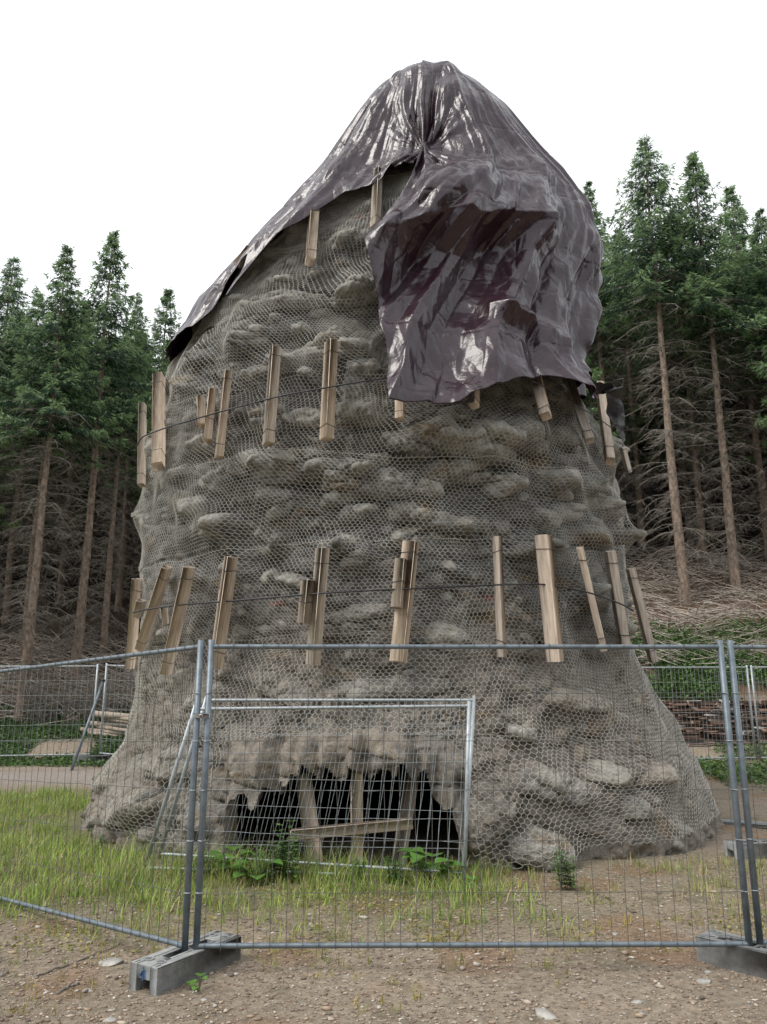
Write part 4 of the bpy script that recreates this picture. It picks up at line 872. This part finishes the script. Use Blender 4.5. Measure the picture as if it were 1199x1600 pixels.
# yellow moss flecks
leafcloud(9000, (-2.6, 3.6), (5.6, 7.4), .02, (.012, .035), [(.26, .24, .06), (.32, .26, .07), (.20, .22, .06)], 'yellow_moss', 'flecks of yellow moss and low weeds on the gravel', mk_mask(2.2, .42, 15))
# broad leaved plants
def leafquad(mb, base, d, L, W_, col, cup=.2, n=6):
    d = d / np.linalg.norm(d); s = np.cross(d, [0, 0, 1.]); s /= np.linalg.norm(s) + 1e-9; up_ = np.cross(s, d); V = []
    for i in range(n + 1):
        t = i / n; w_ = W_ * math.sin(math.pi * min(1, t ** .7 * .97 + .03)) ** .8; c = base + d * L * t - np.array([0, 0, 1]) * L * .25 * t * t
        V += [c - s * w_ + up_ * w_ * cup, c, c + s * w_ + up_ * w_ * cup]
    mb.add(np.array(V), gridF(3, n + 1), col=col)
def plant(u, v, kind, label, sc=1., grp='leafy plants at the cave mouth', n=8):
    P = on_z(u, v, 0.); o = empty('leafy_plant', tuple(P)); tag(o, label, 'plant', grp); st = MB(); lf = MB()
    for k in range(n):
        az = random.uniform(0, 6.28)
        if kind == 'broad':
            h = random.uniform(.08, .24) * sc; r_ = random.uniform(.03, .16) * sc; b0 = np.array([0, 0, 0.]); e = np.array([math.cos(az) * r_, math.sin(az) * r_, h]); st.add(*tubes([b0], [e], .004, .003, sides=4))
            leafquad(lf, e, np.array([math.cos(az), math.sin(az), .25]), random.uniform(.12, .2) * sc, random.uniform(.06, .1) * sc, np.array([.10, .21, .04]) * random.uniform(.7, 1.3), .25)
        else:
            h = random.uniform(.25, .45) * sc; b0 = np.array([random.uniform(-.12, .12), random.uniform(-.06, .06), 0]) * sc; e = b0 + np.array([math.cos(az) * .06, math.sin(az) * .06, h]); st.add(*tubes([b0], [e], .0035, .002, sides=4))
            for q in range(9):
                t = (q + 1.5) / 10.5; a2 = q * 1.57 + az
                for sg in (0, math.pi): leafquad(lf, b0 + (e - b0) * t, np.array([math.cos(a2 + sg), math.sin(a2 + sg), .35]), .10 * sc * (1.2 - t * .7), .018 * sc, np.array([.11, .20, .06]) * random.uniform(.7, 1.4), .2, 4)
    st.build('stems', M['leaf'], o) if False else mk('stems', np.concatenate(st.V), [np.concatenate(f) for f in st.F.values()], M['leaf'], o, col=np.full((st.n, 3), (.10, .14, .05)))
    lf.build('leaves', M['leaf'], o, smooth=True)
plant(672, 1382, 'broad', 'clump of broad rounded green leaves at the right end of the cave mouth', 1.1, n=16)
plant(360, 1372, 'broad', 'low broad leaved plant at the left end of the cave mouth', 1., n=12)
plant(400, 1380, 'broad', 'broad leaved plant left of the tall nettle stems', .9, n=10)
plant(452, 1378, 'stem', 'tall upright weed with narrow leaves before the cave mouth, the highest one', 1.25, n=6)
plant(425, 1380, 'stem', 'medium upright weed left of the tallest weed', .9, n=6)
plant(318, 1376, 'stem', 'leafy weed behind the left fence posts', .8, n=6)
plant(560, 1384, 'stem', 'short upright weeds in the middle of the cave mouth', .6, n=8)
plant(616, 1384, 'stem', 'fresh weeds right of the middle of the cave mouth', .65, n=8)
plant(890, 1392, 'stem', 'dark green weed growing before the pale boulder on the right', .8, n=9)
plant(310, 1552, 'broad', 'tiny green plant beside the left fence foot', .35, n=5)
plant(150, 1335, 'stem', 'small weed at the left foot of the netting', .6, n=4)
plant(735, 1400, 'broad', 'small low plant near the straight leaning post', .5, n=8)
# ------------------------------------------------------------------ gravel and stones
def rockmesh(seed, sub=2):
    import bmesh
    bm = bmesh.new(); bmesh.ops.create_icosphere(bm, subdivisions=sub, radius=1); V = np.array([v.co[:] for v in bm.verts]); F = np.array([[q.index for q in f.verts] for f in bm.faces]); bm.free()
    r = np.random.default_rng(seed)
    for _ in range(7):
        nn = r.normal(0, 1, 3); nn /= np.linalg.norm(nn); k = V @ nn; V = V - np.clip(k - r.uniform(.45, .75), 0, None)[:, None] * nn
    return V * (1 + fbm(V, 2.5, 2, seed)[:, None] * .12), F
n = 48000; x = rng.uniform(-4.6, 4.6, n); y = 4.3 + rng.uniform(0, 1, n) ** 1.3 * 4.6; keepm = outside(x, y); x, y = x[keepm], y[keepm]; n = len(x)
bv, bf = rockmesh(1, 1); sz = rng.lognormal(-4.95, .48, n); sz = np.clip(sz, .003, .034); rot = rng.uniform(0, 6.28, n); c, s = np.cos(rot), np.sin(rot)
sx, sy, s3 = sz * rng.uniform(.8, 1.5, n), sz * rng.uniform(.6, 1.1, n), sz * rng.uniform(.25, .6, n)
VX = bv[None, :, 0] * sx[:, None]; VY = bv[None, :, 1] * sy[:, None]; V = np.stack([VX * c[:, None] - VY * s[:, None] + x[:, None], VX * s[:, None] + VY * c[:, None] + y[:, None], bv[None, :, 2] * s3[:, None] + (G(x, y) + s3 * .4)[:, None]], -1)
pal = np.array([(.27, .20, .145), (.22, .16, .12), (.33, .27, .21), (.40, .36, .31), (.17, .125, .10), (.30, .22, .15)]); cc = pal[rng.choice(6, n, p=[.24, .18, .20, .14, .14, .10])] * rng.uniform(.7, 1.25, (n, 1))
F = (bf[None] + (np.arange(n) * len(bv))[:, None, None]).reshape(-1, 3)
tag(mk('gravel', V.reshape(-1, 3), F, M['grav'], col=np.repeat(cc, len(bv), 0)), 'small brown and grey gravel stones strewn over the ground', 'gravel', kind='stuff')
def stone(u, v, w_, h_, label, pale=1.):
    P = on_z(u, v, .01); s = w_ * P[1] / 1150 * .55; bv, bf = rockmesh(int(u * 7 + v), 3)
    o = mk('stone', bv * [s, s * .7, max(.3 * s, h_ * P[1] / 1150 * .5)], bf, M['stone']); o.location = tuple(P); o.rotation_euler = (0, random.uniform(-.15, .15), random.uniform(-.5, .5)); tag(o, label, 'stone', 'flat loose stones on the gravel')
for a in [(549, 1530, 30, 8, 'grey flat slate stone lying below the middle of the fence'), (641, 1537, 16, 6, 'small angular stone right of the grey slate stone'), (1100, 1536, 26, 16, 'blue grey angular stone near the right fence foot'), (1108, 1522, 14, 10, 'small pale stone touching the blue grey stone'), (850, 1587, 40, 12, 'long pale flat stone at the bottom edge right of centre'),
          (995, 1567, 14, 10, 'small cream stone at the bottom right'), (1005, 1586, 14, 7, 'flat little stone below the small cream stone'), (508, 1498, 18, 8, 'pale flake just below the fence rail left of centre'), (470, 1573, 12, 6, 'small grey flake at the bottom left of centre'), (600, 1528, 10, 6, 'tiny pale chip left of the small angular stone'),
          (806, 1556, 16, 5, 'thin pale flake above the long pale flat stone'), (962, 1462, 14, 8, 'grey chip behind the bottom rail on the right'), (680, 1462, 16, 5, 'pale flake behind the bottom rail near the middle'), (320, 1565, 18, 8, 'cream stone beside the near end of the left fence foot'), (135, 1548, 16, 5, 'pale flake at the lower left'),
          (175, 1505, 34, 4, 'long thin pale shard left of the left fence foot'), (170, 1595, 22, 6, 'pale flat stone at the bottom left edge'), (60, 1385, 12, 8, 'small round stone at the left behind the fence')]: stone(*a)
def stick(pts, r, label):
    P = np.array([on_z(u, v, .02) for u, v in pts]); t = np.linspace(0, len(P) - 1, len(P) * 5); Q = np.stack([np.interp(t, range(len(P)), P[:, k]) for k in range(3)], 1); Q += rng.normal(0, .004, Q.shape)
    V, F = ptube(Q, np.linspace(r, r * .5, len(Q)), 6); tag(mk('stick', V, F, M['twig']), label, 'stick', 'dry sticks on the ground')
stick([(40, 1530), (100, 1510), (150, 1490), (190, 1474)], .007, 'long thin curved twig on the ground left of the left fence foot')
stick([(90, 1552), (108, 1540), (125, 1535)], .012, 'short gnarled dark stick at the lower left')
stick([(0, 1526), (14, 1518)], .014, 'dark stick stub at the left photo edge')
stick([(400, 1452), (440, 1456), (470, 1466)], .006, 'pale broken twig behind the bottom rail left of centre')
stick([(422, 1438), (432, 1450), (440, 1456)], .005, 'short pale twig pointing up from the pale broken twig')
stick([(680, 1395), (720, 1360), (736, 1345)], .006, 'thin pale stick leaning by the straight leaning post')
